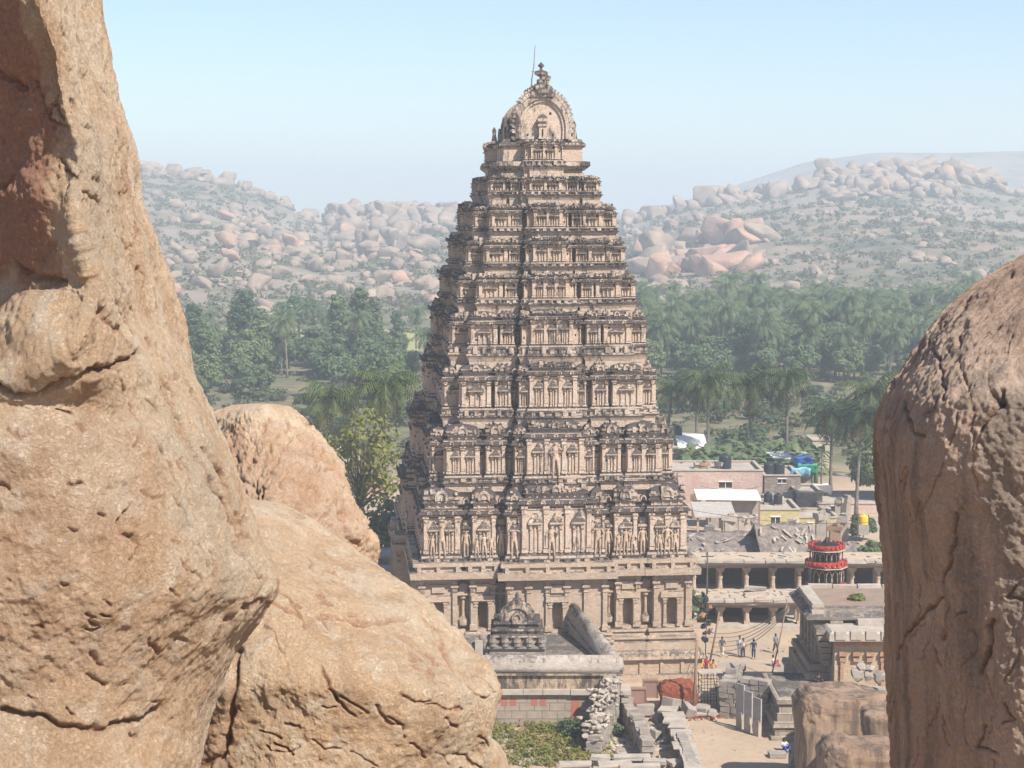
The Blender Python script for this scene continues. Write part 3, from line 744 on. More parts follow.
    for k in range(int(4+wd*2.2)):
        c = rt.uniform(x0, x1); q_ = rt.uniform(.10, .2)*s; zz_ = zt+H*rt.uniform(.28, .8); mb.box(c-q_, c+q_, a0-rt.uniform(.18, .34)*s, a0+.4, zz_, zz_+q_*rt.uniform(1., 2.2))
    nn = 1 if kind == 'kuta' else max(3, int(wd/1.1))
    for k in range(nn):
        c = x0+(x1-x0)*(k+.5)/nn; mb.ngon(c, a0+hf*.8, [(zt+.9*H, .05), (zt+.94*H, .16*s), (zt+1.0*H, .12*s), (zt+1.04*H, .05), (zt+1.1*H, .02)], 6)
ST = [  # wall base, eave, head top, right wall px, ledge top-of-frieze (y at ledge bottom), frieze bottom y
 (556, 513, 487, 685, 560, 560), (476, 444, 424, 673, 482, 487), (409, 380, 364, 657, 417, 424), (346, 324, 311, 647, 356, 365),
 (299, 282, 273.5, 636.5, 304, 312), (263, 248, 238, 626, 267, 274), (228, 213, 204, 617, 232, 238), (191.5, 182, 176, 598.5, 195.5, 203.5), (161, 146, 140, 588, 167, 173.5)]
fig_meshes = {}
for si, (yb, ye, yh, pxr, yl, yf) in enumerate(ST):
    w_ = solve_w(pxr, yb); l = L_of(w_); s = .62+.40*(w_-4)/7.2
    wn = solve_w(ST[si+1][3], ST[si+1][0]) if si < 8 else 3.4
    Zq = lambda y: zf(y, w_)
    zs = (Zq(yf), Zq(yl), Zq(yb), Zq(ye), Zq(yh))
    Hs = zs[4]-zs[3]; wm = 0 if si < 3 else 3
    core = MB(); rec = .55*s+.15+((0, .5, .6, .7, .7, .6, .5, 0, 0)[si]); core.cur = wm
    topz = zf(ST[si+1][5], wn) if si < 8 else Zq(140)
    # core walls: recessed plane, plus frieze wall of the next storey behind the heads
    core.loft(-w_+rec, w_-rec, -l+rec, l-rec, [(zs[0]-.4, 0), (zs[1], .1), (zs[3]+Hs*.2, 0)])
    core.cur = 1
    lx_ = .4 if si == 8 else 0
    core.loft(-w_+rec, w_-rec, -l+rec, l-rec, [(zs[1]-.3*(si == 8), .2), (zs[1]+.1, .45*s+lx_), (zs[2]-.05, .4*s+lx_), (zs[2], .2)])
    core.loft(-w_+rec, w_-rec, -l+rec, l-rec, eaveprof(zs[3], s, Hs*.3))
    ln = L_of(wn) if si < 8 else l-.8
    core.cur = wm; core.loft(-wn+.3, wn-.3, -ln+.3, ln-.3, [(zs[3]+Hs*.2, 0), (topz+.05, 0)])
    so_ = core.build('storey', TM, tower)
    back = MB(); 
    big = si < 7
    bw = .37 if si < 7 else .42
    pb = .95*s
    ze_b = zs[3]+Hs*(.42 if si < 7 else .25); zh_b = zs[4]+Hs*(.18 if si < 7 else 0)
    cn = (0, 1.1, 1.35, 1.45, 1.45, 1.4, 1.3, 0, 0)[si]
    for fk, half, out in (('S', w_-cn, l), ('W', l-cn, w_), ('N', w_-cn, l), ('E', l-cn, w_)):
        own = fk in 'SW'; pb = (1.12 if (fk in 'SN' and 0 < si < 7) else .95 if (fk in 'SN' or si < 6) else .35)*s
        def part(fn, nm='shrine_bay'):
            if own:
                b = MB(FACE[fk].copy()); fn(b); b.build(nm, TM, so_)
            else: back.M = FACE[fk].copy(); fn(back)
        cw = .28*w_
        longf = fk in 'WE'
        bl = bw if not longf else .24
        # corner bays belong to S and N faces
        if not longf and si < 8:
            for sg in (-1, 1):
                if cn: part(lambda b: column_bay(b, *sorted((sg*(half-.05), sg*(half+cn))), out-cn, cn+.3, (zs[0], zs[1], zs[2], zs[3]-.15*s, zs[4]-.2*Hs), s*.85, 'kuta', (sg < 0, sg > 0), wm, 2), 'corner_bay')
                u0, u1 = (half-cw, half) if sg > 0 else (-half, -half+cw)
                part(lambda b: column_bay(b, u0, u1, out, cw, zs, s, 'kuta', (sg < 0, sg > 0), wm, 3 if si < 2 else 2))
        # centre bay
        def centre(b):
            W2 = bl*half
            column_bay(b, -W2*.72, W2*.72, out+pb, pb+1.2, (zs[0], zs[1], zs[2], ze_b, zh_b), s, 'shala', (0, 0), wm, 4 if W2 > 2 else 3)
            for sg in (-1, 1):
                a, c = sorted((sg*W2*.72, sg*W2)); column_bay(b, a+(.02 if sg > 0 else 0), c-(.02 if sg < 0 else 0), out+pb*.62, pb+.8, zs, s*.9, 'kuta', (0, 0), wm, 2)
        part(centre, 'central_bay')
        # intermediate bays
        if si < 8:
            ints = [(.44+.01, .63)] if not longf else [(.31, .43), (.50, .62), (.69, .80 if si < 5 else .76)]
            for a, c in ints:
                for sg in (-1, 1):
                    u0, u1 = sorted((sg*a*half, sg*c*half))
                    part(lambda b: column_bay(b, u0, u1, out-.05, 1.2, zs, s*.92, 'shala', (0, 0), wm, 2))
            # slim pillars with miniature shrines in the recesses
            rs_ = [.405+.0, .675] if not longf else [.275, .465, .655]
            for a in rs_:
                for sg in (-1, 1):
                    def slim_p(b):
                        u = sg*a*half; y = -out+rec; h = zs[3]-zs[2]; q = .17*s
                        b.cur = wm; pilaster(b, u, y-.12, zs[2], zs[2]+h*.62, q*1.7, .25)
                        b.cur = 1; b.loft(u-q*1.5, u+q*1.5, y-.45, y, [(zs[2]+h*.62, 0), (zs[2]+h*.65, .14), (zs[2]+h*.7, .12), (zs[2]+h*.74, -.04), (zs[2]+h*.86, -.02), (zs[2]+h*.97, -q*1.1)], back=True)
                        horseshoe(b, u, y-.35, zs[4]-Hs*.5, .26*s, .5)
                    if own: part(slim_p, 'recess_pillar')
    back.build('rear_bays', TM, so_)
    ST[si] += (w_, l, s, zs)
# statues of the first storey and a few higher up
def figure(pose, h, u, y, z, storey, flip=0, face='S'):
    me = bodymesh(pose, M_stucco)
    o = link(bpy.data.objects.new('statue', me), storey); k = h/1.72
    v = FACE[face] @ Vector((u, y, z)); o.location = v; o.scale = (k*(-1 if flip else 1)*1.05, k*1.0, k); o.rotation_euler = (0, 0, {'S': 0, 'W': R(-90)}[face])
storeys = [o for o in children(tower) if o.name.startswith('storey')]
w1, l1, s1, z1 = ST[0][6:]
for u, h, ps, fl in ((-.86, 2.8, 'gesture', 0), (-.93, 1.9, 'stand', 0), (-.54, 1.9, 'gesture', 0), (-.595, 1.6, 'stand', 1), (-.485, 1.6, 'stand', 0),
                     (.86, 2.4, 'gesture', 1), (.92, 1.9, 'gesture', 0), (.80, 1.9, 'stand', 1), (.54, 2.2, 'stand', 1), (.595, 1.8, 'gesture', 0), (.485, 1.8, 'gesture', 1)):
    figure(ps, h, u*w1, -l1-.16, z1[2]+.1, storeys[0], fl)
for u, h, ps, fl, q in ((-.32, 2.8, 'gesture', 0, .62), (.32, 2.7, 'gesture', 1, .62), (-.04, 2.7, 'gesture', 0, 1.)):
    figure(ps, h, u*w1, -l1-.95*s1*q-.16, z1[2]+.1, storeys[0], fl)
for u in (-.675, -.405, .405, .675): figure('stand', 2.2, u*w1, -l1+.2, z1[2]+.1, storeys[0])
w2, l2, s2, z2 = ST[1][6:]
figure('gesture', 3.0, .0, -l2-.95*s2-.35, z2[2]+.1, storeys[1])
for q in (-.34, -.1, .12, .36): figure('stand', 2.4, q*l1, -w1-.9, z1[2]+.1, storeys[0], 0, 'W')
# ---- stone base
wb = solve_w(690, 620); lb = L_of(wb)
Zb = lambda y: Z(y, TC.y-lb*math.cos(TH))
SB = [M_stone, M_greystone, M_dark, M_redearth]
base = MB()
z0, za, zc, zw, zk, zt = 0, Zb(676), Zb(650), Zb(628), Zb(576), Zb(560)
rec = .8
base.loft(-wb-.7, wb+.7, -lb-1.3, lb+1.3, [(-.5, .35), (z0+.55, .35), (z0+.6, .1), (za-.1, .1), (za, .3), (za+.3, .3), (za+.35, 0), (zc-.75, 0), (zc-.7, .25), (zc-.6, .38), (zc-.35, .30), (zc-.1, .12), (zc, .08)])
for fk, half, out in (('S', wb, lb), ('W', lb, wb)):
    base.M = FACE[fk].copy(); n = int(half*2/.62)
    for k in range(n):
        u = -half-.6+(2*half+1.2)*(k+.5)/n; base.rbox((u, -out-1.55 if fk == 'S' else -out-.95, zc-.42), (.34, .16, .5))
    for k in range(int(half*2/1.7)):
        u = -half+(2*half)*(k+.5)/int(half*2/1.7); base.box(u-.14, u+.14, -out-(1.42 if fk == 'S' else .82), -out-1., za+.35, zc-.75)
base.M = Matrix()
base.loft(-wb+rec, wb-rec, -lb+rec, lb-rec, [(zc, 0), (zt, 0)])
bo = base.build('stone_base', SB, tower)
def plinthprof(z0, z1): 
    h = z1-z0; return [(z0, .62), (z0+.3*h, .60), (z0+.33*h, .35), (z0+.40*h, .35), (z0+.46*h, .52), (z0+.55*h, .52), (z0+.62*h, .3), (z0+.76*h, .28), (z0+.8*h, .42), (z0+.9*h, .40), (z0+.93*h, .1), (z1, .08)]
def base_bay(b, u0, u1, yo, dep, slits, npil=2, sides=(0, 0)):
    y0, y1 = -yo, -yo+dep; wd = u1-u0
    b.cur = 0; b.loft(u0, u1, y0, y1, plinthprof(zc, zw), back=True)
    ow = .42; zt1, zt0 = Zb(599), zw+.1
    # wall built around the slit openings
    edges = [u0]
    for c in slits: edges += [c-ow, c+ow]
    edges.append(u1)
    for a, c in zip(edges[::2], edges[1::2]): b.box(a, c, y0, y1, zw, zk)
    for c in slits:
        b.box(c-ow, c+ow, y0+.002, y1, zt1, zk); b.box(c-ow, c+ow, y0+.002, y1, zw, zt0); b.cur = 0; b.box(c-ow, c+ow, y0+.75, y1, zt0, zt1)
        for sg in (-1, 1): pilaster(b, c+sg*(ow+.16), y0, zw, zt1-.05, .24, .22)
        b.cur = 0; b.loft(c-ow-.45, c+ow+.45, y0-.25, y0, [(zt1-.05, 0), (zt1+.02, .1), (zt1+.45, .06), (zt1+.5, -.1)], back=True)
        b.box(c-ow-.1, c+ow+.1, y0-.16, y0, zt1+.75, zt1+1.25); b.box(c-ow-.3, c+ow+.3, y0-.24, y0, zt1+1.3, zt1+1.42)
    pw = .34; us = [u0+pw*.7+(wd-1.4*pw)*k/(npil-1) for k in range(npil)]
    for u in us:
        h = zk-zw; b.loft(u-pw/2, u+pw/2, y0-.2, y0, [(zw, .08), (zw+.1*h, .08), (zw+.12*h, 0), (zk-.28*h, 0), (zk-.26*h, .07), (zk-.23*h, 0), (zk-.2*h, .04), (zk-.17*h, .15), (zk-.14*h, .15), (zk-.12*h, .02), (zk, .05)], back=True)
    for sgn, on in ((-1, sides[0]), (1, sides[1])):
        if on:
            MM = b.M; b.M = MM @ Matrix.Translation((u0 if sgn < 0 else u1, 0, 0)) @ Matrix.Rotation(R(90*sgn), 4, 'Z')
            for f_ in (.12, .5, .88): pilaster(b, (y0+(y1-y0)*f_)*sgn, 0, zw, zk, pw, .2)
            b.M = MM
    b.box(u0-.02, u1+.02, y0-.12, y1, zk-.35, zk-.1)
    b.cur = 0; hh = zt-zk
    b.loft(u0, u1, y0, y1, [(zk, .1), (zk+.02, .75), (zk+.42*hh, .78), (zk+.46*hh, .42), (zk+.5*hh, .30), (zk+.72*hh, .30), (zk+.76*hh, .5), (zt, .48)], back=True)
    n = max(2, int(wd/1.5))
    for k in range(n+1):
        c = u0+wd*k/n; b.box(c-.16, c+.16, y0-.62, y0-.25, zk+.38*hh, zk+.80*hh)
backb = MB()
for fk, half, out in (('S', wb, lb), ('W', lb, wb), ('N', wb, lb), ('E', lb, wb)):
    longf = fk in 'WE'; cw = .28*wb
    def bp(fn, nm='wall_bay'):
        if fk in 'SW': b = MB(FACE[fk].copy()); fn(b); b.build(nm, SB, bo)
        else: backb.M = FACE[fk].copy(); fn(backb)
    if not longf:
        for sg in (-1, 1):
            u0, u1 = (half-cw, half) if sg > 0 else (-half, -half+cw); bp(lambda b: base_bay(b, u0, u1, out, cw, [(u0+u1)/2], 2, (sg < 0, sg > 0)))
    bl = .37*half if not longf else .26*half
    if longf:
        def portal(b):   # tall gateway passage through the middle of the long sides
            base_bay(b, -bl, -2.6, out+1, 3, [], 3); base_bay(b, 2.6, bl, out+1, 3, [], 3)
            b.cur = 2; b.box(-2.6, 2.6, -out-.2, -out+1, 0, zk-.6); b.cur = 0; b.box(-2.6, 2.6, -out-1, -out+1, zk-.6, zt)  # dark box paints the shade inside the passage, which is not open
            b.cur = 0; b.box(-3.1, -2.62, -out-1.6, -out-.9, 0, zk); b.box(2.62, 3.1, -out-1.6, -out-.9, 0, zk)
        bp(portal, 'gate_passage')
    else: bp(lambda b: base_bay(b, -bl, bl, out+1., 2.6, [0.], 6), 'central_wall')
    for a, c in ([(.44, .63)] if not longf else [(.33, .45), (.53, .65), (.72, .80)]):
        for sg in (-1, 1):
            u0, u1 = sorted((sg*a*half, sg*c*half)); bp(lambda b: base_bay(b, u0, u1, out-.05, 1.5, [(u0+u1)/2] if not longf else [], 2))
    if not longf:
        for a in (.405, .675):
            for sg in (-1, 1):
                def rp(b):
                    u = sg*a*half; y = -out+rec; b.cur = 0; b.loft(u-.75, u+.75, y-.3, y, plinthprof(zc, zw), back=True)
                    b.ngon(u, y-.25, [(zw+.2, .1), (zw+.35, .38), (zw+.8, .42), (zw+1.1, .16), (zw+1.3, .13), (zk-1.9, .13), (zk-1.8, .3), (zk-1.6, .3)], 8)
                    b.loft(u-.42, u+.42, y-.5, y, [(zk-1.6, 0), (zk-1.5, .14), (zk-1.3, .12), (zk-1.15, -.05), (zk-.6, -.1), (zk-.35, -.3)], back=True)
                bp(rp, 'vase_pillar')
backb.build('rear_walls', SB, bo)
# ---- roof: neck, barrel vault with horseshoe gables, finials
zs9 = ST[8][9]; zn = Zn = zf(139.5, 3.4)
gy = L_of(3.2); zv0 = Z(139, TC.y-gy); zv1 = Z(90, TC.y-gy); Wg = 2.5; Lv = gy
cap = MB(); cap.cur = 1
cap.loft(-3.25, 3.25, -Lv+.25, Lv-.25, [(zv0-.75, .1), (zv0-.7, .5), (zv0-.45, .55), (zv0-.2, .25), (zv0, .2)])
n = 20
for k in range(n): 
    u = -3.2+6.4*(k+.5)/n; cap.rbox((u, -Lv-.25, zv0-.5), (.24, .2, .34))
cap.build('roof_ledge', TM, tower)
va = MB(); va.cur = 1
H = zv1-zv0
def vprof(r, h, n=16):
    out = []
    for i in range(n+1):
        a = math.pi*i/n; x = math.cos(a); z_ = max(0, math.sin(a))
        out.append((r*x*(1+.10*math.sin(2*min(a, math.pi-a))*1.0), h*z_**.86))
    return out
o_ = vprof(Wg*.88, H*.90)
va.prism([(x, zv0+z_) for x, z_ in o_], -Lv+.35, Lv-.35)
for k in range(9):
    y = -Lv+1.2+(2*Lv-2.4)*k/8; va.strip([(x*1.05, zv0+z_*1.04) for x, z_ in o_], [(x*.98, zv0+z_*.98) for x, z_ in o_], y-.12, y+.12)
vo = va.build('vault', TM, tower)
for fk in ('S', 'N'):
    g_ = MB(FACE[fk].copy()); g_.cur = 0; pr = vprof(Wg, H); 
    g_.prism([(x*.74, zv0+z_*.80) for x, z_ in pr], -Lv+.12, -Lv+.5)
    if fk == 'N': g_.build('gable', TM, tower); continue
    g_.cur = 1; g_.strip([(x*.93, zv0+z_*.93) for x, z_ in pr], [(x*.80, zv0+z_*.82) for x, z_ in pr], -Lv-.22, -Lv+.4)
    g_.cur = 0; g_.strip([(x*.80, zv0+z_*.84) for x, z_ in pr], [(x*.70, zv0+z_*.76) for x, z_ in pr], -Lv-.05, -Lv+.4)
    g_.cur = 1
    pr2 = vprof(Wg, H, 30)
    for i, (x, z_) in enumerate(pr2 if fk == 'S' else []):
        a = math.atan2(z_/H, x/Wg); c = (x*.98, zv0+z_*.97+.05)
        if abs(x) < .5: continue
        g_.rbox((c[0], -Lv-.05, c[1]), (.34, .42, .30), ry=-a, jit=.03)
        g_.rbox((c[0]*1.07+.0, -Lv-.0, zv0+z_*1.04+.1), (.18, .26, .22), ry=-a+.5)
    # little pavilion with a pillar in the middle of the gable
    g_.cur = 0; g_.loft(-.30, .30, -Lv-.4, -Lv+.2, [(zv0, .08), (zv0+.12, .08), (zv0+.15, 0), (zv0+1.0, 0), (zv0+1.1, .12), (zv0+1.25, .14), (zv0+1.4, 0), (zv0+1.5, .12), (zv0+1.75, .14), (zv0+2.0, -.02), (zv0+2.12, -.2)], back=True)
    g_.cur = 2; g_.box(-.05, .05, -Lv-.47, -Lv-.4, zv0+.25, zv0+.85);  # dark boxes here and below paint the shade of small openings
    for u in (-2.0, -1.25, .95, 1.8): g_.box(u-.08, u+.08, -Lv+.105, -Lv+.2, zv0+.28, zv0+.44)
    g_.box(.62, .82, -Lv+.105, -Lv+.2, zv0+2.1, zv0+2.3)
    g_.build('gable', TM, tower)
# side dormer arches of the vault and corner horns
for fk in ('W', 'E'):
    pr = vprof(1.6, H*.52, 12)
    for u in (-4.2, 0, 4.2):
        g_ = MB(FACE[fk].copy()); g_.cur = 1; q = 1.0 if u == 0 else .62
        g_.strip([(u+x*q, zv0+z_*q) for x, z_ in pr], [(u+x*.72*q, zv0+z_*.72*q) for x, z_ in pr], -2.7, -1.5)
        g_.cur = 0; g_.prism([(u+x*.73*q, zv0+z_*.73*q) for x, z_ in pr], -2.6, -1.5)
        g_.build('dormer', TM, tower)
for sx in (-1, 1):
    for sy in (-1, 1):
        hn = MB(); hn.cur = 1; hn.ngon(sx*2.85, sy*(Lv-.6), [(zv0, .32), (zv0+.5, .24), (zv0+.9, .16), (zv0+1.3, .2), (zv0+1.6, .03)], 6); hn.build('corner_horn', TM, tower)
# crest: lion-faced crown above each gable, row of pot finials and the thin rod
for fk in ('S',):
    cr = MB(FACE[fk].copy()); cr.cur = 1; zc1 = zv0+H*.93
    cr.loft(-.95, .95, -Lv-.25, -Lv+.5, [(zc1-.3, .1), (zc1+.15, .05), (zc1+.35, -.25)])
    cr.ngon(-.05, -Lv, [(zc1, .62), (zc1+.3, .72), (zc1+.5, .45), (zc1+.75, .5), (zc1+.95, .38)], 8, .3)
    for u, zz, q in ((-.5, .5, .28), (.45, .45, .3), (.3, .95, .32), (-.2, 1.05, .26), (.42, 1.3, .26), (.05, 1.35, .3)): cr.rbox((u, -Lv-.1, zc1+zz), (q*1.5, .5, q*1.4), rz=.4, ry=u, jit=.06)
    cr.ngon(-.1, -Lv, [(zc1+1.4, .18), (zc1+1.6, .55), (zc1+1.75, .62), (zc1+1.9, .48), (zc1+2.0, .14), (zc1+2.2, .10), (zc1+2.28, .26), (zc1+2.42, .28), (zc1+2.55, .12), (zc1+2.68, .02)], 8, 0)
    cr.build('crest', TM, tower)
for k in range(7):
    fn_ = MB(); fn_.cur = 1; y = -Lv+1.6+(2*Lv-3.2)*k/6; zt_ = zv0+H*.93
    fn_.ngon(0, y, [(zt_, .2), (zt_+.25, .42), (zt_+.5, .3), (zt_+.7, .1), (zt_+.9, .2), (zt_+1.2, .02)], 8); fn_.build('finial', TM, tower)
rd = MB(); rd.tube([(-.98, -Lv+.1, zv0+H*.8), (-.9, -Lv+.1, zv0+H+.9), (-.72, -Lv+.1, zv0+H+2.0), (-.62, -Lv+.1, Z(45, TC.y-gy))], [.07, .055, .04, .03], 5)
rd.box(-.95, -.2, -Lv+.06, -Lv+.12, zv0+H+1.55, zv0+H+1.6); rd.build('lightning_rod', mat_simple('rusty_metal', (.22, .16, .13), bmp=0), tower)
# ------------------------------------------------------------------ great foreground boulders
def polydist(p, line):
    d = np.full(len(p), 1e9); L = np.array(line, float)
    for a, b in zip(L[:-1], L[1:]):
        ab = b-a; t = np.clip(((p-a) @ ab)/(ab @ ab+1e-9), 0, 1); q = a+t[:, None]*ab
        d = np.minimum(d, np.linalg.norm(p-q, axis=1))
    return d
def catmull(A, n, closed):
    """A: (k, ...) control values -> (n, ...)"""
    k = len(A); out = []
    for i in range(n):
        u = i/n*k if closed else i/(n-1)*(k-1); j = int(math.floor(u)); t = u-j
        g_ = (lambda q: A[q % k]) if closed else (lambda q: A[min(max(q, 0), k-1)])
        p0, p1, p2, p3 = g_(j-1), g_(j), g_(j+1), g_(j+2)
        out.append(.5*((2*p1)+(-p0+p2)*t+(2*p0-5*p1+4*p2-p3)*t*t+(-p0+3*p1-3*p2+p3)*t**3))
    return np.array(out)
def boulder(name, rows, mat, label, nr=420, nc=560, amp=.10, sc=.9, cracks=(), stain=None, pale=None, blobs=(), seed=1, fine=.016, front=None):
    """rows: list of (py, [(px, D), ...]) closed sections listed front first; they set a real solid in metres"""
    pyc = np.array([r[0] for r in rows], float); K = len(rows[0][1])
    sec = np.array([[(a, b) for a, b in r[1]] for r in rows], float)
    pys = np.linspace(pyc[0], pyc[-1], nr)
    ev = np.zeros((nr, K, 2))
    for j in range(K):
        for c in (0, 1):
            # smooth monotone-ish interpolation of the control curves
            y = sec[:, j, c]; m_ = np.gradient(y, pyc)
            i = np.clip(np.searchsorted(pyc, pys)-1, 0, len(pyc)-2); h = pyc[i+1]-pyc[i]; t = (pys-pyc[i])/h
            ev[:, j, c] = (2*t**3-3*t**2+1)*y[i]+(t**3-2*t**2+t)*h*m_[i]+(-2*t**3+3*t**2)*y[i+1]+(t**3-t**2)*h*m_[i+1]
    ring = catmull(ev.transpose(1, 0, 2), nc, True).transpose(1, 0, 2)     # nr, nc, 2
    px = ring[..., 0].ravel(); D = ring[..., 1].ravel(); py = np.repeat(pys, nc)
    a = (px-512)/F; b_ = (384-py)/F; yy = CP+b_*SP; zz = -SP+b_*CP
    V = np.stack([a*D/yy, D, EYE+zz*D/yy], -1)
    G_ = V.reshape(nr, nc, 3)
    du = np.roll(G_, -1, 1)-np.roll(G_, 1, 1); dv = np.gradient(G_, axis=0)
    nn = np.cross(du, dv); nn /= np.linalg.norm(nn, axis=-1)[..., None]+1e-9
    c0 = G_.mean(axis=1, keepdims=True); sgn = np.sign(np.sum(nn*(G_-c0), axis=(1, 2)).sum()); nn = (nn*sgn).reshape(-1, 3)
    q = V/sc
    edge = 1.0
    disp = fbm(q*.55+seed, 4, seed)*amp*1.1 + fbm(q*1.7+3+seed, 5, seed+9)*amp*.42
    r_ = fbm(q*np.array([1.6, 1.6, 1.0])+9, 4, seed+30, ridge=True); disp += np.clip(r_-.2, -1, 1)*amp*.22
    disp += fbm(q*9, 4, seed+50)*fine*.7+fbm(q*24, 4, seed+60)*fine*.42
    disp += -np.clip(fbm(q*3.1+5, 3, seed+70)-.35, 0, 1)*amp*.75        # scooped flakes
    pp = np.stack([px, py], -1); wob = np.stack([fbm(q*5, 3, 90), fbm(q*5+7, 3, 91)], -1)*4
    st = np.zeros(len(px)); pl = np.zeros(len(px))
    fr = (D < np.interp(py, pyc, [max(b for a_, b in r[1])-.2 for r in rows]))
    for line, wd, dep in cracks:
        if seed == 22: wd, dep = wd*.75, dep*.55
        d = polydist(pp+wob, line); disp -= dep*np.exp(-(d/wd)**2)
        st = np.maximum(st, .75*np.exp(-(d/(wd*1.0))**2))
    for bx, by, br, bd in blobs:
        d = np.linalg.norm((pp-np.array([bx, by])), axis=1)/br; disp += bd*np.exp(-d*d)
    if stain is not None: st = np.maximum(st, stain(px, py, wob))
    if pale is not None: pl = pale(px, py, wob)
    disp = disp*np.clip((py-pyc[0])/14+.12, 0, 1)
    V = V+nn*disp[:, None]
    top = len(V); V = np.concatenate([V, G_[0].mean(0)[None], G_[-1].mean(0)[None]])
    i = np.arange(nr-1)[:, None]*nc+np.arange(nc)[None]; i2 = np.arange(nr-1)[:, None]*nc+(np.arange(nc)+1)[None] % nc
    f = np.stack([i, i2, i2+nc, i+nc], -1).reshape(-1, 4)
    if sgn > 0: f = f[:, ::-1]
    k = np.arange(nc); k2 = (k+1) % nc
    cap_ = np.stack([np.full(nc, top), k, k2, k2], -1); 
    me = npmesh(name, V, f, mat, True)
    bm = bmesh.new(); bm.from_mesh(me); bm.verts.ensure_lookup_table()
    for base_i, c in ((0, top), ((nr-1)*nc, top+1)):
        for a_ in range(nc): bm.faces.new((bm.verts[c], bm.verts[base_i+a_], bm.verts[base_i+(a_+1) % nc])).smooth = True
    bmesh.ops.recalc_face_normals(bm, faces=bm.faces); bm.to_mesh(me); bm.free()
    for nm, arr in (('stain', st), ('pale', pl)):
        at = me.attributes.new(nm, 'FLOAT', 'POINT'); at.data.foreach_set('value', np.concatenate([arr, [0, 0]]).astype(np.float32))
    o = link(bpy.data.objects.new(name, me)); tag(o, label, 'boulder'); return o
def ss(x, a, b): t = np.clip((x-a)/(b-a), 0, 1); return t*t*(3-2*t)
# left giant: rows = (py, [left back, left, mid-left, ridge, mid-right, silhouette, behind, back])
def rowA(py, rx, sx, dr=14., dm=None, bulge=0, left=-330, dleft=16.6):
    if py > 340:
        k = min(1, (py-340)/60); r1, r2 = (rx-9)*(1-k)+0*k, (rx+12)*(1-k)+95*k
        return (py, [(left, 17.5), (left+60, 16.6*(1-k)+15.2*k), ((left+60+rx)/2+40*(1-k)-20*k, (16.6+dr)/2*(1-k)+(dr+.35)*k), (r1, dr+.1), (r2, dr+.1+.25*k), ((r2+sx)/2+10*k, ((dr+16.6)/2-bulge)*(1-k)+(dr+1.25-bulge*.3)*k), (sx-5-6*k, 16.4-.9*k), (sx, 16.9-.4*k), (sx-14, 18.0), (sx-120, 20.), (left+60, 20.)])
    return (py, [(left, 17.5), (left+60, dleft), ((left+60+rx)/2+40, (dleft+dr)/2-.1), (rx-9, dr+.08), (rx+12, dr+.06), ((rx+sx)/2, (dr+16.6)/2-.05-bulge), (sx-5, 16.4), (sx, 16.9), (sx-14, 18.0), (sx-120, 20.), (left+60, 20.)])
rows = [rowA(-140, 10, 66), rowA(-60, 22, 84), rowA(0, 32, 99), rowA(50, 48, 111), rowA(100, 56, 123), rowA(150, 70, 138), rowA(200, 66, 149), rowA(250, 74, 161),
        rowA(295, 84, 173), rowA(320, 78, 179, 13.82), rowA(355, 72, 189, 13.62, bulge=.1), rowA(378, 70, 198, 13.66, bulge=.15), rowA(395, 74, 205, 13.76, bulge=.2), rowA(450, 84, 226, 13.6, bulge=.4), rowA(500, 92, 244, 13.52, bulge=.45), rowA(545, 100, 261, 13.46, bulge=.5),
        rowA(578, 104, 273, 13.43, bulge=.5), rowA(592, 104, 272, 13.43, bulge=.48), rowA(620, 104, 255, 13.46, bulge=.4), rowA(650, 100, 235, 13.52, bulge=.3), rowA(690, 96, 217, 13.62, bulge=.2), rowA(720, 92, 209, 13.64, bulge=.2), rowA(745, 90, 204, 13.6, bulge=.2), rowA(770, 88, 199, 13.5, bulge=.2), rowA(850, 84, 196, 13.3), rowA(960, 70, 200, 13.0), rowA(1100, 60, 210, 12.6)]
crA = [([(0, 386), (18, 392), (40, 388), (62, 380), (85, 375), (104, 368), (122, 357), (128, 352)], 2.2, .10),
       ([(0, 712), (40, 720), (90, 731), (130, 726), (165, 712)], 2.6, .09),
       ([(115, 100), (117, 118), (122, 130), (128, 150)], 1.8, .07), ([(131, 170), (136, 192)], 1.6, .06),
       ([(88, 180), (92, 200), (97, 218)], 2., .06), ([(120, 238), (126, 250), (132, 247)], 1.6, .05),
       ([(94, 310), (100, 325), (112, 338), (124, 350)], 1.8, .05), ([(125, 306), (133, 322)], 1.4, .04), ([(160, 300), (170, 322)], 1.5, .05), ([(96, 240), (99, 252)], 1.4, .05),
       ([(160, 388), (170, 400), (182, 420), (186, 438), (196, 460), (206, 480), (222, 505), (232, 520)], 2., .07),
       ([(205, 445), (218, 470), (232, 498), (244, 522)], 1.8, .07), ([(240, 540), (252, 562), (262, 580)], 1.8, .05), ([(150, 440), (162, 458), (172, 470)], 1.5, .04), ([(125, 505), (118, 520), (120, 534), (132, 538)], 2., .05), ([(132, 538), (138, 548), (130, 560)], 2., .05),
       ([(0, 72), (12, 84), (22, 88)], 2, .06), ([(0, 185), (16, 176)], 2, .05), ([(60, 22), (66, 50), (76, 75)], 1.5, .05), ([(20, 262), (50, 276), (76, 280)], 3, .06), ([(228, 622), (240, 612), (262, 598)], 2, .05), ([(150, 640), (160, 655)], 2, .03)]
rc = random.Random(12)
def hairs(n, region, ang, ln, wd, dep):
    out = []
    for _ in range(n):
        x, y = region(rc); a = ang(x, y)+rc.uniform(-.25, .25); L_ = rc.uniform(*ln); k_ = rc.uniform(-.3, .3)
        out.append(([(x, y), (x+L_*.5*math.cos(a), y+L_*.5*math.sin(a)), (x+L_*math.cos(a+k_), y+L_*math.sin(a+k_))], wd*rc.uniform(.8, 1.3), dep*rc.uniform(.7, 1.5)))
    return out
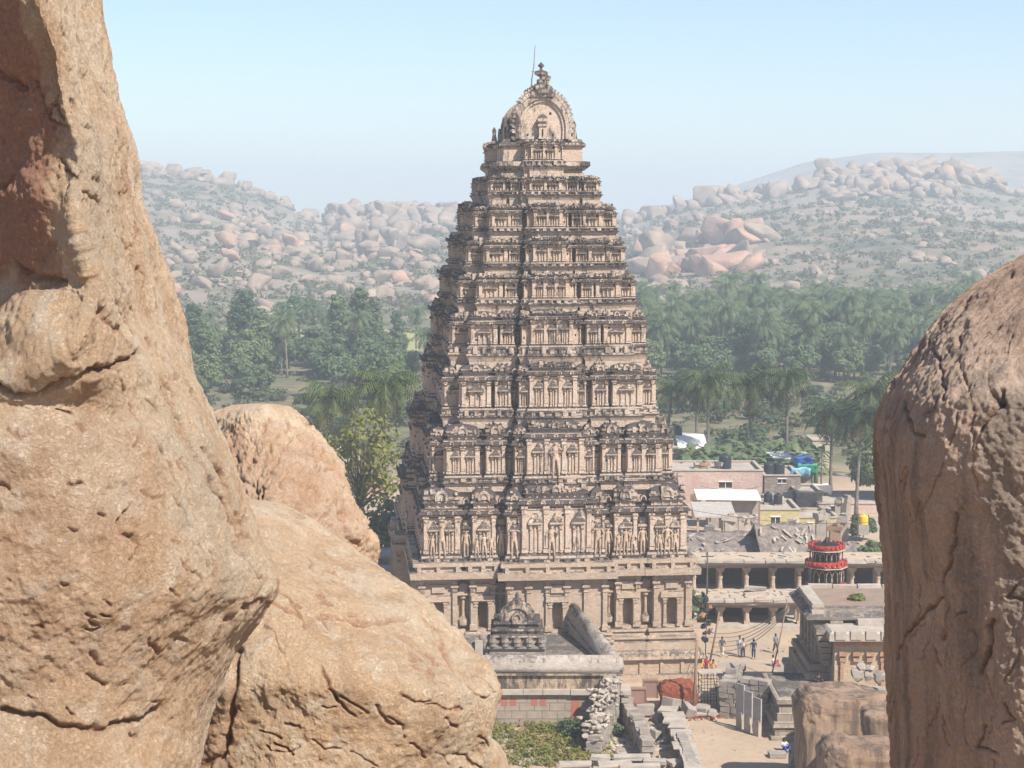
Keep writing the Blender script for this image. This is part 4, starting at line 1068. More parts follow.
def rgA(r_):
    y = r_.uniform(10, 570); s_ = np.interp(y, [0, 100, 200, 300, 400, 500, 575], [97, 121, 147, 174, 207, 243, 272]); return s_-r_.uniform(8, 90), y
crA += hairs(46, rgA, lambda x, y: math.atan2(100, 30 if y < 330 else 52), (12, 46), 1.0, .035)
crA += hairs(26, lambda r_: (r_.uniform(0, 180), r_.uniform(400, 760)), lambda x, y: .4, (6, 16), 1.3, .03)
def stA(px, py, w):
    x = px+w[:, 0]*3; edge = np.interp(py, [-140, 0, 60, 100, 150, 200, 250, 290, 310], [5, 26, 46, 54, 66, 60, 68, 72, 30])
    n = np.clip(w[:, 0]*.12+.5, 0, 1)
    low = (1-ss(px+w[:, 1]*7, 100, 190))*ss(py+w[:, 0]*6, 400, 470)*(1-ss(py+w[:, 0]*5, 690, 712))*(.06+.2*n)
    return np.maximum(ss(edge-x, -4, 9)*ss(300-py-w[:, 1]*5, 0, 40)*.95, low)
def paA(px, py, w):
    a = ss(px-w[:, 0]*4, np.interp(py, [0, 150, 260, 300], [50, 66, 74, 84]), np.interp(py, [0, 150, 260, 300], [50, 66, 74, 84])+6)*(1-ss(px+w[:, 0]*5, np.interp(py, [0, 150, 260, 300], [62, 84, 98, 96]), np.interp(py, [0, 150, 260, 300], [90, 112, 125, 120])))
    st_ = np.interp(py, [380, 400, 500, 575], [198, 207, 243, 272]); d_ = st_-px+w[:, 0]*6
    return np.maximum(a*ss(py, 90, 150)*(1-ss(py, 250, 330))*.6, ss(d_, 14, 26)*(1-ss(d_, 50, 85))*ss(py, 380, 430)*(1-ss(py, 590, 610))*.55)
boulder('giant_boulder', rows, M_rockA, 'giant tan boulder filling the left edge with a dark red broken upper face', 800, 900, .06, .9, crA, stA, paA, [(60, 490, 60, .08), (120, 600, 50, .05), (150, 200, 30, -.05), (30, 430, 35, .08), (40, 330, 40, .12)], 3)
# second boulder, low in the middle
def rowB(py, lx, sx, dt=21., ds=23.2, q=.5):
    return (py, [(lx-10, ds+min(2, (py-490)*.08)), (lx, dt+min(.9, (py-494)*.02)), (lx+(sx-lx)*.2, dt+min(.25, (py-494)*.006)), (lx+(sx-lx)*.42, dt), (lx+(sx-lx)*.68, dt+(ds-dt)*.2), (sx-(sx-lx)*.08, dt+(ds-dt)*.7), (sx, ds), (sx-(sx-lx)*.12, ds+min(1.6, (py-490)*.05)), ((lx+sx)/2, ds+min(3.5, (py-490)*.09)), (lx, ds+min(3.3, (py-490)*.085))])
rows = [rowB(497, 235, 243, 25.6, 25.7), rowB(502, 212, 268, 25.0, 25.4), rowB(516, 190, 298, 24.2, 25.1), rowB(532, 178, 324, 23.6, 24.9), rowB(552, 170, 354, 22.9, 24.6), rowB(572, 168, 385, 22.4, 24.2), rowB(600, 168, 425, 21.8, 23.8), rowB(625, 170, 452, 21.4, 23.5), rowB(650, 176, 474, 21.0, 23.1),
        rowB(675, 186, 496, 20.7, 22.6), rowB(688, 190, 503, 20.6, 22.4), rowB(705, 196, 500, 20.6, 22.3), rowB(730, 198, 493, 20.6, 22.3), rowB(768, 196, 489, 20.6, 22.4), rowB(850, 190, 480, 20.6, 22.5), rowB(1000, 180, 480, 20.4, 22.5), rowB(1120, 180, 480, 20.4, 22.5)]
crB = [([(322, 619), (345, 622), (362, 624), (380, 621), (404, 617)], 2., .10), ([(322, 668), (327, 682), (335, 692), (340, 702)], 1.8, .08), ([(340, 702), (352, 714), (344, 708)], 1.4, .06), ([(306, 556), (314, 568)], 2, .06), ([(325, 568), (340, 574), (352, 578)], 1.8, .07), ([(314, 600), (328, 604)], 1.6, .05), ([(376, 704), (386, 720), (394, 722)], 1.5, .05), ([(422, 702), (440, 705), (458, 708)], 1.5, .04), ([(443, 640), (456, 668), (464, 680)], 1.4, .04), ([(205, 640), (240, 650), (236, 690), (225, 740), (212, 768)], 4., .09), ([(272, 608), (300, 618)], 1.4, .04)]
crB += hairs(34, lambda r_: (r_.uniform(250, 480), r_.uniform(560, 768)), lambda x, y: .5, (12, 40), 1.0, .035)
boulder('wide_boulder', rows, M_rockA, 'wide pale tan boulder sloping down to the right across the bottom left', 600, 760, .075, 1.3, crB, lambda px, py, w: ss(244-px+w[:, 0]*4, 0, 24)*ss(py, 650, 690)*.5, None, [(430, 720, 40, .15), (300, 720, 60, -.12), (260, 560, 40, .1)], 8, .02)
# third, rounded, between them
rows = []
for py, lx, sx in ((404, 256, 272), (407, 238, 287), (413, 224, 298), (424, 214, 311), (444, 206, 326), (470, 200, 341), (498, 198, 352), (520, 198, 366), (533, 198, 374), (550, 198, 380), (575, 196, 381), (620, 196, 384), (720, 190, 390), (900, 190, 400)):
    wd = sx-lx; t_ = ss(np.array(py), 400, 520); d0 = 32.6-2.2*float(t_)
    rows.append((py, [(lx-4, 34.5), (lx+wd*.04, d0+1.1), (lx+wd*.25, d0+.3), (lx+wd*.5, d0), (lx+wd*.75, d0+.5), (sx-wd*.03, d0+1.5), (sx, d0+2.3), (sx-wd*.1, d0+3.8), (lx+wd*.5, d0+5), (lx+wd*.1, d0+4.6)]))
crC = [([(343, 508), (340, 520), (346, 535), (360, 545)], 2., .12), ([(350, 505), (362, 512), (372, 530)], 1.8, .1), ([(225, 470), (240, 480), (262, 492)], 1.5, .05), ([(270, 470), (290, 486)], 1.5, .05)]
crC += hairs(90, lambda r_: (r_.uniform(215, 370), r_.uniform(420, 570)), lambda x, y: 2.1, (5, 13), 1.2, .06)
boulder('rounded_boulder', rows, M_rockA, 'rounded brown boulder with a rough flaked face behind the two left boulders', 420, 640, .11, 1.5, crC, lambda px, py, w: ss(py+w[:, 1]*6, 418, 450)*(1-ss(px+(py-480)*-.55+w[:, 0]*4, 322, 350))*.38, None, [(300, 500, 30, .15)], 15, .05)
# right giant
def rowR(py, sx, d0=14.4, ds=17.0):
    return (py, [(1420, 20), (1390, 16.5), (1280, 14.8), (1150, d0-.1), (max(sx+120, 1050), d0), (sx+70, d0+(ds-d0)*.25), (sx+28, d0+(ds-d0)*.54), (sx+5, d0+(ds-d0)*.87), (sx, ds), (sx+16, ds+1.2), (sx+110, ds+2.8), (1300, 20.5)])
rows = [rowR(226, 1090, 16.5, 17.3)]
rows += [rowR(py, sx, 14.4+max(0, (400-py))*.0115, 17.0+max(0, 300-py)*.004) for py, sx in ((244, 1046), (258, 1019), (272, 994), (290, 968), (312, 943), (340, 920), (370, 901), (395, 887), (420, 877), (450, 873), (480, 874), (520, 878), (560, 883), (600, 886), (650, 889), (700, 891), (768, 893), (850, 894), (960, 890), (1080, 885))]
crR = [([(1001, 385), (994, 394), (992, 404), (986, 412), (980, 424)], 2.6, .16), ([(990, 392), (996, 400)], 5., .14), ([(956, 512), (952, 540), (948, 566), (938, 580)], 2., .08), ([(938, 596), (928, 606), (918, 618), (904, 640), (899, 658)], 2., .10), ([(992, 620), (990, 640), (985, 655), (981, 672)], 2.4, .12), ([(930, 340), (944, 372), (940, 400)], 1.8, .05), ([(905, 400), (912, 430), (922, 436)], 2., .06), ([(968, 325), (955, 345), (946, 348)], 1.6, .05), ([(955, 615), (965, 612)], 1.6, .05), ([(930, 648), (938, 668), (934, 652)], 1.6, .05), ([(1012, 585), (1000, 600), (1022, 605)], 1.6, .06), ([(985, 725), (978, 745), (995, 752)], 1.6, .06), ([(1010, 272), (990, 290), (968, 300), (950, 325)], 2, .05), ([(1005, 700), (1014, 718), (1002, 722)], 1.6, .05)]
crR += hairs(40, lambda r_: (r_.uniform(885, 1024), r_.uniform(300, 768)), lambda x, y: 1.75, (14, 60), 1.0, .022)
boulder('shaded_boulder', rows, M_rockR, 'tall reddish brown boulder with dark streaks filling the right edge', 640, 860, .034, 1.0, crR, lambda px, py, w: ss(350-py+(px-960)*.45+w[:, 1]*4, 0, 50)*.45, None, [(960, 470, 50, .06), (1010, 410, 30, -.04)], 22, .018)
# small tan one peeping at the foot of the wide boulder
rows = []
for py, lx, sx in ((738, 478, 492), (743, 470, 498), (752, 462, 504), (765, 455, 509), (785, 450, 514), (840, 445, 516), (950, 445, 520)):
    wd = sx-lx; rows.append((py, [(lx, 24.4), (lx+wd*.15, 23.2), (lx+wd*.5, 23.0), (lx+wd*.85, 23.3), (sx, 24.2), (sx-wd*.15, 25.6), (lx+wd*.5, 26), (lx+wd*.1, 25.6)]))
boulder('small_boulder', rows, M_rockA, 'small smooth tan boulder peeping out under the right tip of the wide boulder', 90, 140, .05, 1., (), None, None, (), 31)
# blocky outcrops beside the hall, lower right
def blocky(name, px0, px1, pyt, D0, D1, z0, label, seed, mat=M_rockS, slope=0., cham=.35):
    x0, x1 = X(px0, D0, pyt), X(px1, D0, pyt); zt = Z(pyt, D0); v, f = ico(6); r = np.random.default_rng(seed)
    q = np.sign(v)*np.abs(v)**.32; q /= np.max(np.abs(q), axis=0)
    c = np.array([(x0+x1)/2, (D0+D1)/2, (zt+z0)/2]); h = np.array([(x1-x0)/2, (D1-D0)/2, (zt-z0)/2])
    p = c+q*h; p[:, 2] += slope*(p[:, 0]-c[0])*(q[:, 2] > 0)
    n = v; p = p+n*(fbm(p*.45+seed, 5, seed)*.22+fbm(p*2.2, 4, seed+4)*.11)[:, None]*min(1, (zt-z0)/3)
    o = npobj(name, p, f, mat, None, True); tag(o, label, 'boulder'); return o
blocky('outcrop_boulder', 803, 905, 700, 118, 123, 0, 'big flat topped brown boulder in front of the old hall', 41)
blocky('outcrop_boulder', 824, 915, 748, 109, 112.5, 0, 'square flat topped boulder lowest at the right, under the small loose block', 42)
blocky('outcrop_boulder', 868, 905, 716, 113.4, 116.5, Z(738, 114)-.3, 'small loose block sitting between the two flat topped boulders', 43)
# ------------------------------------------------------------------ courtyard, walls, village
M_block = None
def mat_blocks(name, a, b_, sx, sy, mortar=(.19, .16, .135)):
    m, t, b = newmat(name, .92, .15); p = pos(t)
    s = N(t, 'ShaderNodeSeparateXYZ'); t.links.new(p, s.inputs[0])
    c = N(t, 'ShaderNodeCombineXYZ'); t.links.new(mth(t, 'ADD', s.outputs[0], mth(t, 'MULTIPLY', s.outputs[1], .9)), c.inputs[0]); t.links.new(s.outputs[2], c.inputs[1])
    br = N(t, 'ShaderNodeTexBrick'); t.links.new(c.outputs[0], br.inputs[0]); br.inputs['Scale'].default_value = 1
    br.inputs['Brick Width'].default_value = sx; br.inputs['Row Height'].default_value = sy; br.inputs['Mortar Size'].default_value = .03
    br.inputs['Color1'].default_value = (*a, 1); br.inputs['Color2'].default_value = (*b_, 1); br.inputs['Mortar'].default_value = (*mortar, 1)
    col = mix(t, ramp(t, noise(t, p, 1.1, 6, .7), [(.4, 0.), (.7, .7)]), br.outputs[0], tuple(x*.6 for x in b_))
    t.links.new(col, b.inputs['Base Color']); bump(t, b, mth(t, 'SUBTRACT', noise(t, p, 4, 6, .7), br.outputs['Fac']), .6, .06); return m
M_blocks = mat_blocks('ashlar_wall', (.40, .33, .26), (.31, .26, .21), 1.15, .62)
M_drystone = mat_simple('dry_stone', (.37, .325, .28), (.24, .21, .185), 1.4, .92, .7, .06)
M_slab = mat_simple('pale_stone_slab', (.46, .40, .34), (.31, .27, .225), 1.2, .9, .4, .04)
M_limewash = mat_tower('old_limewash', (.52, .45, .40), (.40, .34, .29), (.08, .065, .06), -.02, .3)
M_streak = mat_tower('streaked_lime', (.60, .46, .32), (.48, .36, .25), (.04, .034, .032), .225, .2)
M_white = mat_simple('white_paint', (.72, .69, .65), (.62, .58, .53), 1.5, .7, .1)
M_wood = mat_simple('weathered_wood', (.30, .2, .13), (.2, .13, .085), 6, .85, .2)
M_metal = mat_simple('dark_metal', (.09, .08, .075), bmp=0, rough=.5)
def box_obj(name, dims, mat, parent=None):
    b = MB(); b.box(*dims); return b.build(name, mat, parent)
# --- compound with round topped parapets and a small shrine
comp = empty('walled_enclosure', (0, 137, 0)); tag(comp, 'grey walled enclosure with thick round topped parapets at the foot of the tower', 'wall')
YW = 137.; xe = X(621, YW, 665); zcap = Z(656, YW); zcb = Z(672, YW); zled = Z(688, YW); zl2 = Z(693, YW)
xw = -9.
def rel(b): b.M = Matrix.Translation((0, -137, 0)) @ b.M; return b
b = rel(MB()); r_ = .62
pr = [(math.cos(a)*r_*1.0, math.sin(a)*(zcap-zcb)) for a in np.linspace(0, math.pi, 11)]
b.add([(xw, YW+.35+x, zcb+z) for x, z in pr]+[(xe-.1, YW+.35+x, zcb+z) for x, z in pr], [(i, i+1, i+12, i+11) for i in range(10)]+[tuple(range(10, -1, -1)), tuple(range(11, 22)), (0, 11, 21, 10)], True)
b.build('rounded_coping', M_limewash, comp)
b = rel(MB()); b.box(xw, xe+.15, YW-.42, YW+1.1, zcb-.18, zcb-.02); b.box(xw, xe, YW-.2, YW+.95, zled, zcb-.18); b.build('parapet', M_streak, comp)
b = rel(MB())
x = xw
while x < xe+.6:
    q = random.uniform(1.2, 2.4); b.box(x, min(x+q-.04, xe+.75), YW-.55-random.uniform(0, .08), YW+1.2, zl2, zled-random.uniform(.0, .05)); x += q
b.build('ledge_slabs', M_slab, comp)
b = rel(MB()); b.box(xw, xe-.35, YW-.25, YW+.9, -.3, zl2); b.build('block_wall', M_blocks, comp)
for u in (504, 513, 520, 534, 543, 575):
    xx = X(u, YW-.25, 700); w_ = .24 if u != 575 else .3; zt_ = Z(697, YW); h_ = .62 if u != 575 else 2.2
    o = rel(MB()); o.box(xx-w_, xx+w_, YW-.262, YW-.2, zt_-h_, zt_); 
    if u not in (520,): o.build('red_paint_patch', mat_simple('faded_red_paint', (.42, .13, .09), (.3, .13, .1), 2, .9, .2), comp)
# flank wall running back to the tower
P0 = Vector((xe-.3, YW+.3, 0)); P1 = Vector((X(573, 150.2, 605), 150.2, 0)); dv = (P1-P0); Ln = dv.length; rzv = math.atan2(dv.y, dv.x)
b = MB(Matrix.Translation((0, -137, 0)) @ Matrix.Translation(P0) @ Matrix.Rotation(rzv, 4, 'Z'))
z0_, z1_ = zcb, zcb+1.3
vs = [(0, x, z0_+z) for x, z in pr]+[(Ln, x, z1_+z) for x, z in pr]
b.add(vs, [(i, i+1, i+12, i+11) for i in range(10)]+[tuple(range(10, -1, -1)), tuple(range(11, 22)), (0, 11, 21, 10)], True); b.build('rounded_coping', M_limewash, comp)
b = MB(Matrix.Translation((0, -137, 0)) @ Matrix.Translation(P0) @ Matrix.Rotation(rzv, 4, 'Z'))
def slopebox(b, x0, x1, y0, y1, za0, za1, zb0, zb1):
    b.add([(x0, y0, za0), (x1, y0, zb0), (x1, y1, zb0), (x0, y1, za0), (x0, y0, za1), (x1, y0, zb1), (x1, y1, zb1), (x0, y1, za1)], [(0, 3, 2, 1), (4, 5, 6, 7), (0, 1, 5, 4), (1, 2, 6, 5), (2, 3, 7, 6), (3, 0, 4, 7)])
slopebox(b, .2, Ln, -.75, .75, z0_-.16, z0_-.02, z1_-.16, z1_-.02); slopebox(b, .3, Ln, -.5, .5, 0, z0_-.17, 0, z1_-.17); b.build('parapet', M_limewash, comp)
b = rel(MB()); b.box(xw, xe-.6, YW+1., 149.2, 0, 4.2); b.build('roof', M_greystone, comp)
# shrine on that roof
shx = X(517, 143, 640)
sh = empty('small_shrine', (shx, 143, 4.2)); tag(sh, 'small dark stepped shrine tower with an arched crest behind the round topped wall', 'shrine')
ztop = Z(605, 143)-4.2
b = MB(); S_ = ztop/4.6; b.cur = 1
b.loft(-2.15, 2.15, -1.9, 1.9, [(0, .1), (.35, .1), (.4, 0), (.75, 0), (.8, .2), (.95, .22), (1.05, .0)])
for k in range(5):
    u = -1.9+.95*k; b.cur = 1; b.ngon(u, -2.0, [(1.0, .26), (1.3, .26), (1.35, .34), (1.55, .30), (1.75, .12), (1.9, .03)], 8)
b.cur = 0; b.loft(-1.85, 1.85, -1.6, 1.6, [(1.0, 0), (1.6, 0), (1.65, .22), (1.8, .22), (1.85, 0), (2.1, 0), (2.15, .2), (2.3, .18), (2.35, -.15), (2.6, -.2), (2.65, 0), (2.8, -.02), (2.85, -.3)])
b.build('stepped_tiers', [M_ledge, M_greystone], sh)
b = MB(); b.cur = 0; pr_ = vprof(1.2, 1.5, 14)
b.prism([(x*.8, 2.75+z*.8) for x, z in pr_], -1.35, 1.3); b.cur = 1
b.strip([(x, 2.75+z) for x, z in pr_], [(x*.74, 2.75+z*.76) for x, z in pr_], -1.5, -1.1)
for x, z in vprof(1.24, 1.58, 18): b.rbox((x, -1.35, 2.78+z), (.26, .3, .26), ry=x, jit=.05)
horseshoe(b, 0, -1.45, 3.1, .42, .2); b.ngon(0, -1.2, [(4.3, .3), (4.6, .36), (4.75, .12), (4.9, .2), (5.15, .03)], 8); b.box(-.35, .35, -1.75, -1.3, 2.7, 3.0)
b.build('arched_crest', [M_ledge, M_ledge], sh)
# crouching lion sculpture beside it and a standing white slab
V_ = [(0, 0, .55), (0, -.35, .62), (0, -.6, .85), (0, -.72, 1.15), (0, -.95, 1.12), (0, .45, .5), (0, .75, .8), (.2, -.5, .3), (.2, -.6, .04), (-.2, -.5, .3), (-.2, -.6, .04), (.22, .45, .25), (.25, .15, .04), (-.22, .45, .25), (-.25, .15, .04)]
E_ = [(0, 1), (1, 2), (2, 3), (3, 4), (0, 5), (5, 6), (1, 7), (7, 8), (1, 9), (9, 10), (5, 11), (11, 12), (5, 13), (13, 14)]
o = link(bpy.data.objects.new('lion_statue', skin('lion_statue', V_, E_, [.3, .3, .24, .26, .14, .28, .06, .12, .08, .12, .08, .16, .09, .16, .09], M_greystone))); o.location = (X(489, 142, 650), 142, 4.2); o.scale = (1.3, 1.3, 1.5); o.rotation_euler = (0, 0, -.6)
tag(o, 'dark stone lion crouching left of the small shrine', 'statue')
b = MB(); b.box(-.3, .3, -.12, .12, 0, 1.5); b.box(-.36, .36, -.15, .15, 0, .12); o = b.build('stone_tablet', M_slab); o.location = (X(479, 141, 650), 141, 4.2); tag(o, 'pale upright stone tablet at the left end of the enclosure roof', 'stone')
# --- rubble helpers
def stone(b, c, s, flat=1.):
    v, f = rock_lo[random.randrange(8)]; rz = random.uniform(0, 6.28); a, q = math.cos(rz), math.sin(rz)
    v = v*np.array([s, s*random.uniform(.6, 1), s*flat*random.uniform(.5, .8)]); b.add([(x*a-y*q+c[0], x*q+y*a+c[1], z+c[2]) for x, y, z in v], [tuple(i) for i in f])
def rubble(name, pts, n, s0, s1, mat, label, cat, sp=.6, hgt=0.):
    b = MB()
    for _ in range(n):
        a = random.uniform(0, len(pts)-1.001); i = int(a); p = Vector(pts[i]).lerp(Vector(pts[i+1]), a-i)
        stone(b, (p.x+random.gauss(0, sp), p.y+random.gauss(0, sp), p.z+random.uniform(0, hgt)), random.uniform(s0, s1))
    o = b.build(name, mat); tag(o, label, cat, kind='stuff'); return o
# broken wall core coming forward from the enclosure corner
def dry_wall(name, p0, p1, h0, h1, th, mat, label, course=.35, ragged=.3, seed=1, lean=0):
    rr = random.Random(seed); p0, p1 = Vector(p0), Vector(p1); d = p1-p0; L = d.length; rz = math.atan2(d.y, d.x)
    b = MB(Matrix.Translation(p0) @ Matrix.Rotation(rz, 4, 'Z')); z = 0; k = 0
    while z < max(h0, h1):
        ch = course*rr.uniform(.75, 1.25); x = rr.uniform(-.2, 0)
        while x < L:
            w_ = rr.uniform(.35, .95); hh = h0+(h1-h0)*min(1, max(0, x/L))
            if z < hh-rr.uniform(0, ragged): b.rbox((x+w_/2, rr.uniform(-.04, .04), z+ch/2), (w_-.05, th+rr.uniform(-.1, .14), ch-.04), rz=rr.uniform(-.05, .05), rx=rr.uniform(-.03, .03), jit=.03)
            x += w_
        z += ch
    o = b.build(name, mat); tag(o, label, 'wall'); return o
dry_wall('broken_wall', (X(612, 136, 700), 136.3, 0), (X(594, 129.5, 740), 129.2, 0), 4.3, 1.5, 1.1, M_drystone, 'ruined grey wall stub with a rubble core at the enclosure corner', .4, .8, 3)
dry_wall('low_ruin_wall', (X(622, 139, 720), 139, 0), (X(647, 128.5, 740), 128.5, 0), 2.3, 1.9, .8, M_drystone, 'curving broken stone wall across the rubble hollow left of the path', .42, .9, 4)
dry_wall('dry_stone_wall', G(722, 716), G(778, 745)+Vector((0, 6, 0)), 3.0, 3.3, .9, M_drystone, 'dry stone wall of grey blocks between the lane and the old hall steps', .42, .45, 5)
dry_wall('dry_stone_wall', G(724, 713), G(738, 706)+Vector((.5, 3.5, 0)), 2.6, 2.9, .8, M_drystone, 'short return of grey blocks at the left end of the dry stone wall', .42, .5, 6)
# kerb wall of the path
kb = MB(); k0, k1 = G(668, 712, .7), G(694, 775, .7)
kw = dry_wall('path_wall', (k0.x, k0.y, 0), (k1.x, k1.y-3, 0), 1.0, 1.5, .7, M_drystone, 'low wall topped with flat grey slabs along the left of the sandy path', .4, .1, 8)
cp_ = MB(Matrix.Translation((-kw.location.x, -kw.location.y, 0)))
q0, q1 = Vector((k0.x, k0.y, 1.0)), Vector((k1.x, k1.y-3, 1.5)); n = 11
for k in range(n):
    p = q0.lerp(q1, (k+.5)/n); cp_.rbox((p.x+random.uniform(-.15, .15), p.y, p.z+.12), (1.5+random.uniform(-.3, .2), 1.5, .16), rz=random.uniform(-.3, .1), rx=random.uniform(-.05, .05), jit=.04)
cp_.build('coping_slabs', M_slab, kw)
# flat slabs across the bottom
for k, (px, py, wd, dp, rz) in enumerate(((632, 757, 2.6, .9, .05), (655, 761, 1.6, 1., -.1), (615, 764, 2.4, .8, .1), (575, 764, 2.2, .9, 0), (640, 766, 2.8, .7, .02), (676, 762, 1.2, 1.2, .4), (600, 757, 1.3, .8, -.2), (702, 714, 3.2, .5, .02))):
    p = G(px, py, .9 if k != 7 else .2); b = MB(); b.rbox((0, 0, 0), (wd, dp, .22), jit=.05); b.rbox((.1, .1, -.25), (wd*.9, dp*.8, .3), jit=.08); b.rbox((0, .1, -.65), (wd*.8, dp*.7, .5), jit=.1)
    o = b.build('flat_slab', M_slab); o.location = p; o.rotation_euler = (0, 0, rz)
    tag(o, ('long flat slab in the middle of the bottom row of slabs', 'short flat slab right of the longest bottom slab', 'thin slab set back in the bottom row', 'flat slab at the left of the bottom row', 'nearest long slab at the bottom edge', 'tilted slab at the foot of the path wall', 'small slab behind the left bottom slabs', 'thin kerb slab lying across the start of the path')[k], 'stone slab')
rubble('loose_rubble', [G(600, 745), G(640, 725), G(655, 735), G(625, 760), G(590, 752)], 520, .1, .5, M_rubble, 'loose pinkish rubble filling the hollow beside the enclosure', 'rubble', 1.4)
rubble('brick_rubble', [G(582, 735), G(615, 715), G(628, 705)], 260, .08, .3, M_redearth, 'red brick rubble spilling along the broken wall', 'rubble', .7, .5)
rubble('wall_rubble', [(X(612, 136), 135.8, 3.6), (X(602, 133), 133, 2.6), (X(594, 129.5), 129.5, 1.0)], 240, .12, .38, M_rubble, 'white and grey stones topping the broken wall', 'rubble', .45, .7)
for k, (px, py, s_, lab) in enumerate(((645, 716, .95, 'upright grey block'), (672, 713, 1.15, 'largest grey block'), (690, 716, .9, 'squat grey block'), (703, 715, .85, 'tilted grey block'), (660, 722, .75, 'pale block'), (640, 730, .9, 'leaning brown block'), (655, 738, .65, 'low flat block'), (712, 717, .6, 'small grey block'))):
    b = MB(); p = G(px, py); b.rbox((0, 0, s_*.5), (s_*1.3, s_, s_*.95), rz=k*.9, rx=.2*(k % 3-1), ry=.25*((k+1) % 3-1), jit=.12); o = b.build('stone_block', M_drystone); o.location = p; bv = o.modifiers.new('bev', 'BEVEL'); bv.width = .08; bv.segments = 2
    tag(o, lab+(' near the red rubble heap', ' in front of the red rubble heap', ' right of the largest block by the path', ' at the right end of the row by the path', ' in the gap behind the path wall', ' in the hollow left of the path wall', ' on the orange earth of the hollow', ' beside the dry stone wall')[k], 'stone')
# weeds
cs = []; rs = []
r = np.random.default_rng(8)
for _ in range(520):
    p = G(r.uniform(488, 612), 720+48*r.random()**1.3); cs.append((p.x, p.y, .15)); rs.append(r.uniform(.25, .6))
v, f = leafcloud(cs, rs, 24000, .11, 9, 1.2, .2); o = npobj('weeds', v, f, M_grass); tag(o, 'green and straw coloured weeds below the enclosure wall', 'weeds', kind='stuff')
cs = [tuple(G(px, py)+Vector((0, 0, .6))) for px, py in ((571, 738), (577, 736), (583, 739), (567, 734), (604, 742), (615, 738))]
v, f = leafcloud(cs, [.9, 1., .8, .7, .6, .7], 2600, .14, 19, .9, .3); o = npobj('dark_bush', v, f, M_leafd); tag(o, 'dark green bush in the corner of the enclosure wall and the rubble', 'bush')
# red earth heap
v, f = ico(5); q = np.sign(v)*np.abs(v)**.4; q /= np.abs(q).max(); pc = G(679, 713); p_ = q*np.array([1.45, 1.0, 1.25])+np.array([pc.x, pc.y+1.2, .95]); p_ = p_+v*(fbm(p_*1.2, 5, 3)*.16+fbm(p_*4, 4, 5)*.12)[:, None]
o = npobj('rubble_heap', p_, f, M_redearth); tag(o, 'brick red heap of earth and rubble at the foot of the tower corner', 'heap')
rubble('heap_spill', [G(660, 716), G(700, 716), G(708, 712)], 160, .08, .28, M_redearth, 'red rubble scattered around the red heap', 'rubble', .7)
# two brown panels and frame
M_panel = mat_simple('brown_panel', (.30, .19, .16), (.22, .14, .12), 1, .8, .1)
for k, (px0, px1, pyt, pyb, D, lab) in enumerate(((628, 646, 691, 709, 142.5, 'rust brown panel box standing nearest the enclosure corner'), (643, 658, 685, 703, 145.0, 'darker brown panel box just behind the first panel'))):
    x0, x1 = X(px0, D, 700), X(px1, D, 700); h_ = (pyb-pyt)/F*D*1.02; t = empty('panel_box', ((x0+x1)/2, D, 0)); tag(t, lab, 'panel'); hw = (x1-x0)/2; zb_ = max(0, Z(pyb, D))
    b = MB(); b.box(-hw, hw, 0, .7, 0, zb_+h_); b.build('box', M_panel, t)
    b = MB(); 
    for sx in (-1, 1): b.box(sx*hw-.05, sx*hw+.05, -.06, .02, 0, zb_+h_+.04)
    b.box(-hw-.05, hw+.05, -.065, .02, zb_+h_-.08, zb_+h_+.05); b.build('frame', M_wood, t)
M_board = mat_simple('dusty_board', (.40, .38, .36), (.30, .28, .27), 1.5, .8, .1)
# --- notice boards (three pale uprights)
for k, (px, pyb, h_) in enumerate(((740, 728, 3.4), (748, 732, 3.1), (757, 736, 2.9))):
    p = G(px, pyb); t = empty('notice_board', p, -1.0); tag(t, ('tall pale notice board on stone legs, first of the three beside the dry stone wall', 'middle pale notice board of the three beside the dry stone wall', 'nearest and lowest pale notice board beside the dry stone wall')[k], 'sign')
    b = MB(); b.box(-.45, .45, -.05, .06, 1.25, h_); b.build('board', M_board, t)
    b = MB(); b.box(-.32, .32, -.14, .16, -.1, 1.25); b.build('stone_leg', M_slab, t)
# --- old hall at right
hall = empty('stone_hall', (22.5, 139, 0)); tag(hall, 'old grey stone hall with stepped plinth and flat brown roof at the right', 'hall')
def H_(b=None): b = b or MB(); b.M = Matrix.Translation((-22.5, -139, 0)) @ b.M; return b
hx0 = X(815, 139.5, 640); hz = Z(606, 140); pz = Z(699, 133.5)
b = H_(); hx1 = X(834, 139.5, 650)
b.loft(hx0, 40, 139.4, 147, [(pz-.4, .75), (pz+.5, .75), (pz+.55, .35), (pz+.75, .35), (pz+.8, .6), (pz+1.25, .55), (pz+1.3, .15), (pz+1.6, .3), (pz+1.65, 0), (hz-1.3, 0), (hz-1.28, .12), (hz-1.1, .12), (hz-1.08, 0), (hz-.8, 0)])
b.build('wall', M_blocks, hall)
for k in range(4): 
    b = H_(); y = 140.+k*1.7; b.box(hx0-.16, hx0+.1, y, y+.35, pz+1.66, hz-1.3); b.build('pilaster', M_greystone, hall)
b = H_(); b.loft(hx0-.2, 40, 139.2, 146.9, [(hz-.8, 0), (hz-.78, .6), (hz-.55, .65), (hz-.25, .2), (hz-.2, .1), (hz, .1)]); b.build('eave', M_greystone, hall)
b = H_(); b.box(hx0+.2, 40, 139.9, 146.4, hz-.1, hz+.06); b.build('roof', mat_simple('brown_roof_earth', (.30, .22, .165), (.22, .165, .13), .9, .95, .6, .06), hall)
b = H_(); 
for y0, y1 in ((139.3, 141.6), (141.7, 144.), (144.1, 146.2)): b.rbox(((hx0+.15), (y0+y1)/2, hz+.18), (.9, y1-y0, .3), jit=.04)
b.rbox((hx0+.1, 139.25, hz-.45), (1., .9, .7), jit=.05); b.build('edge_slabs', M_slab, hall)
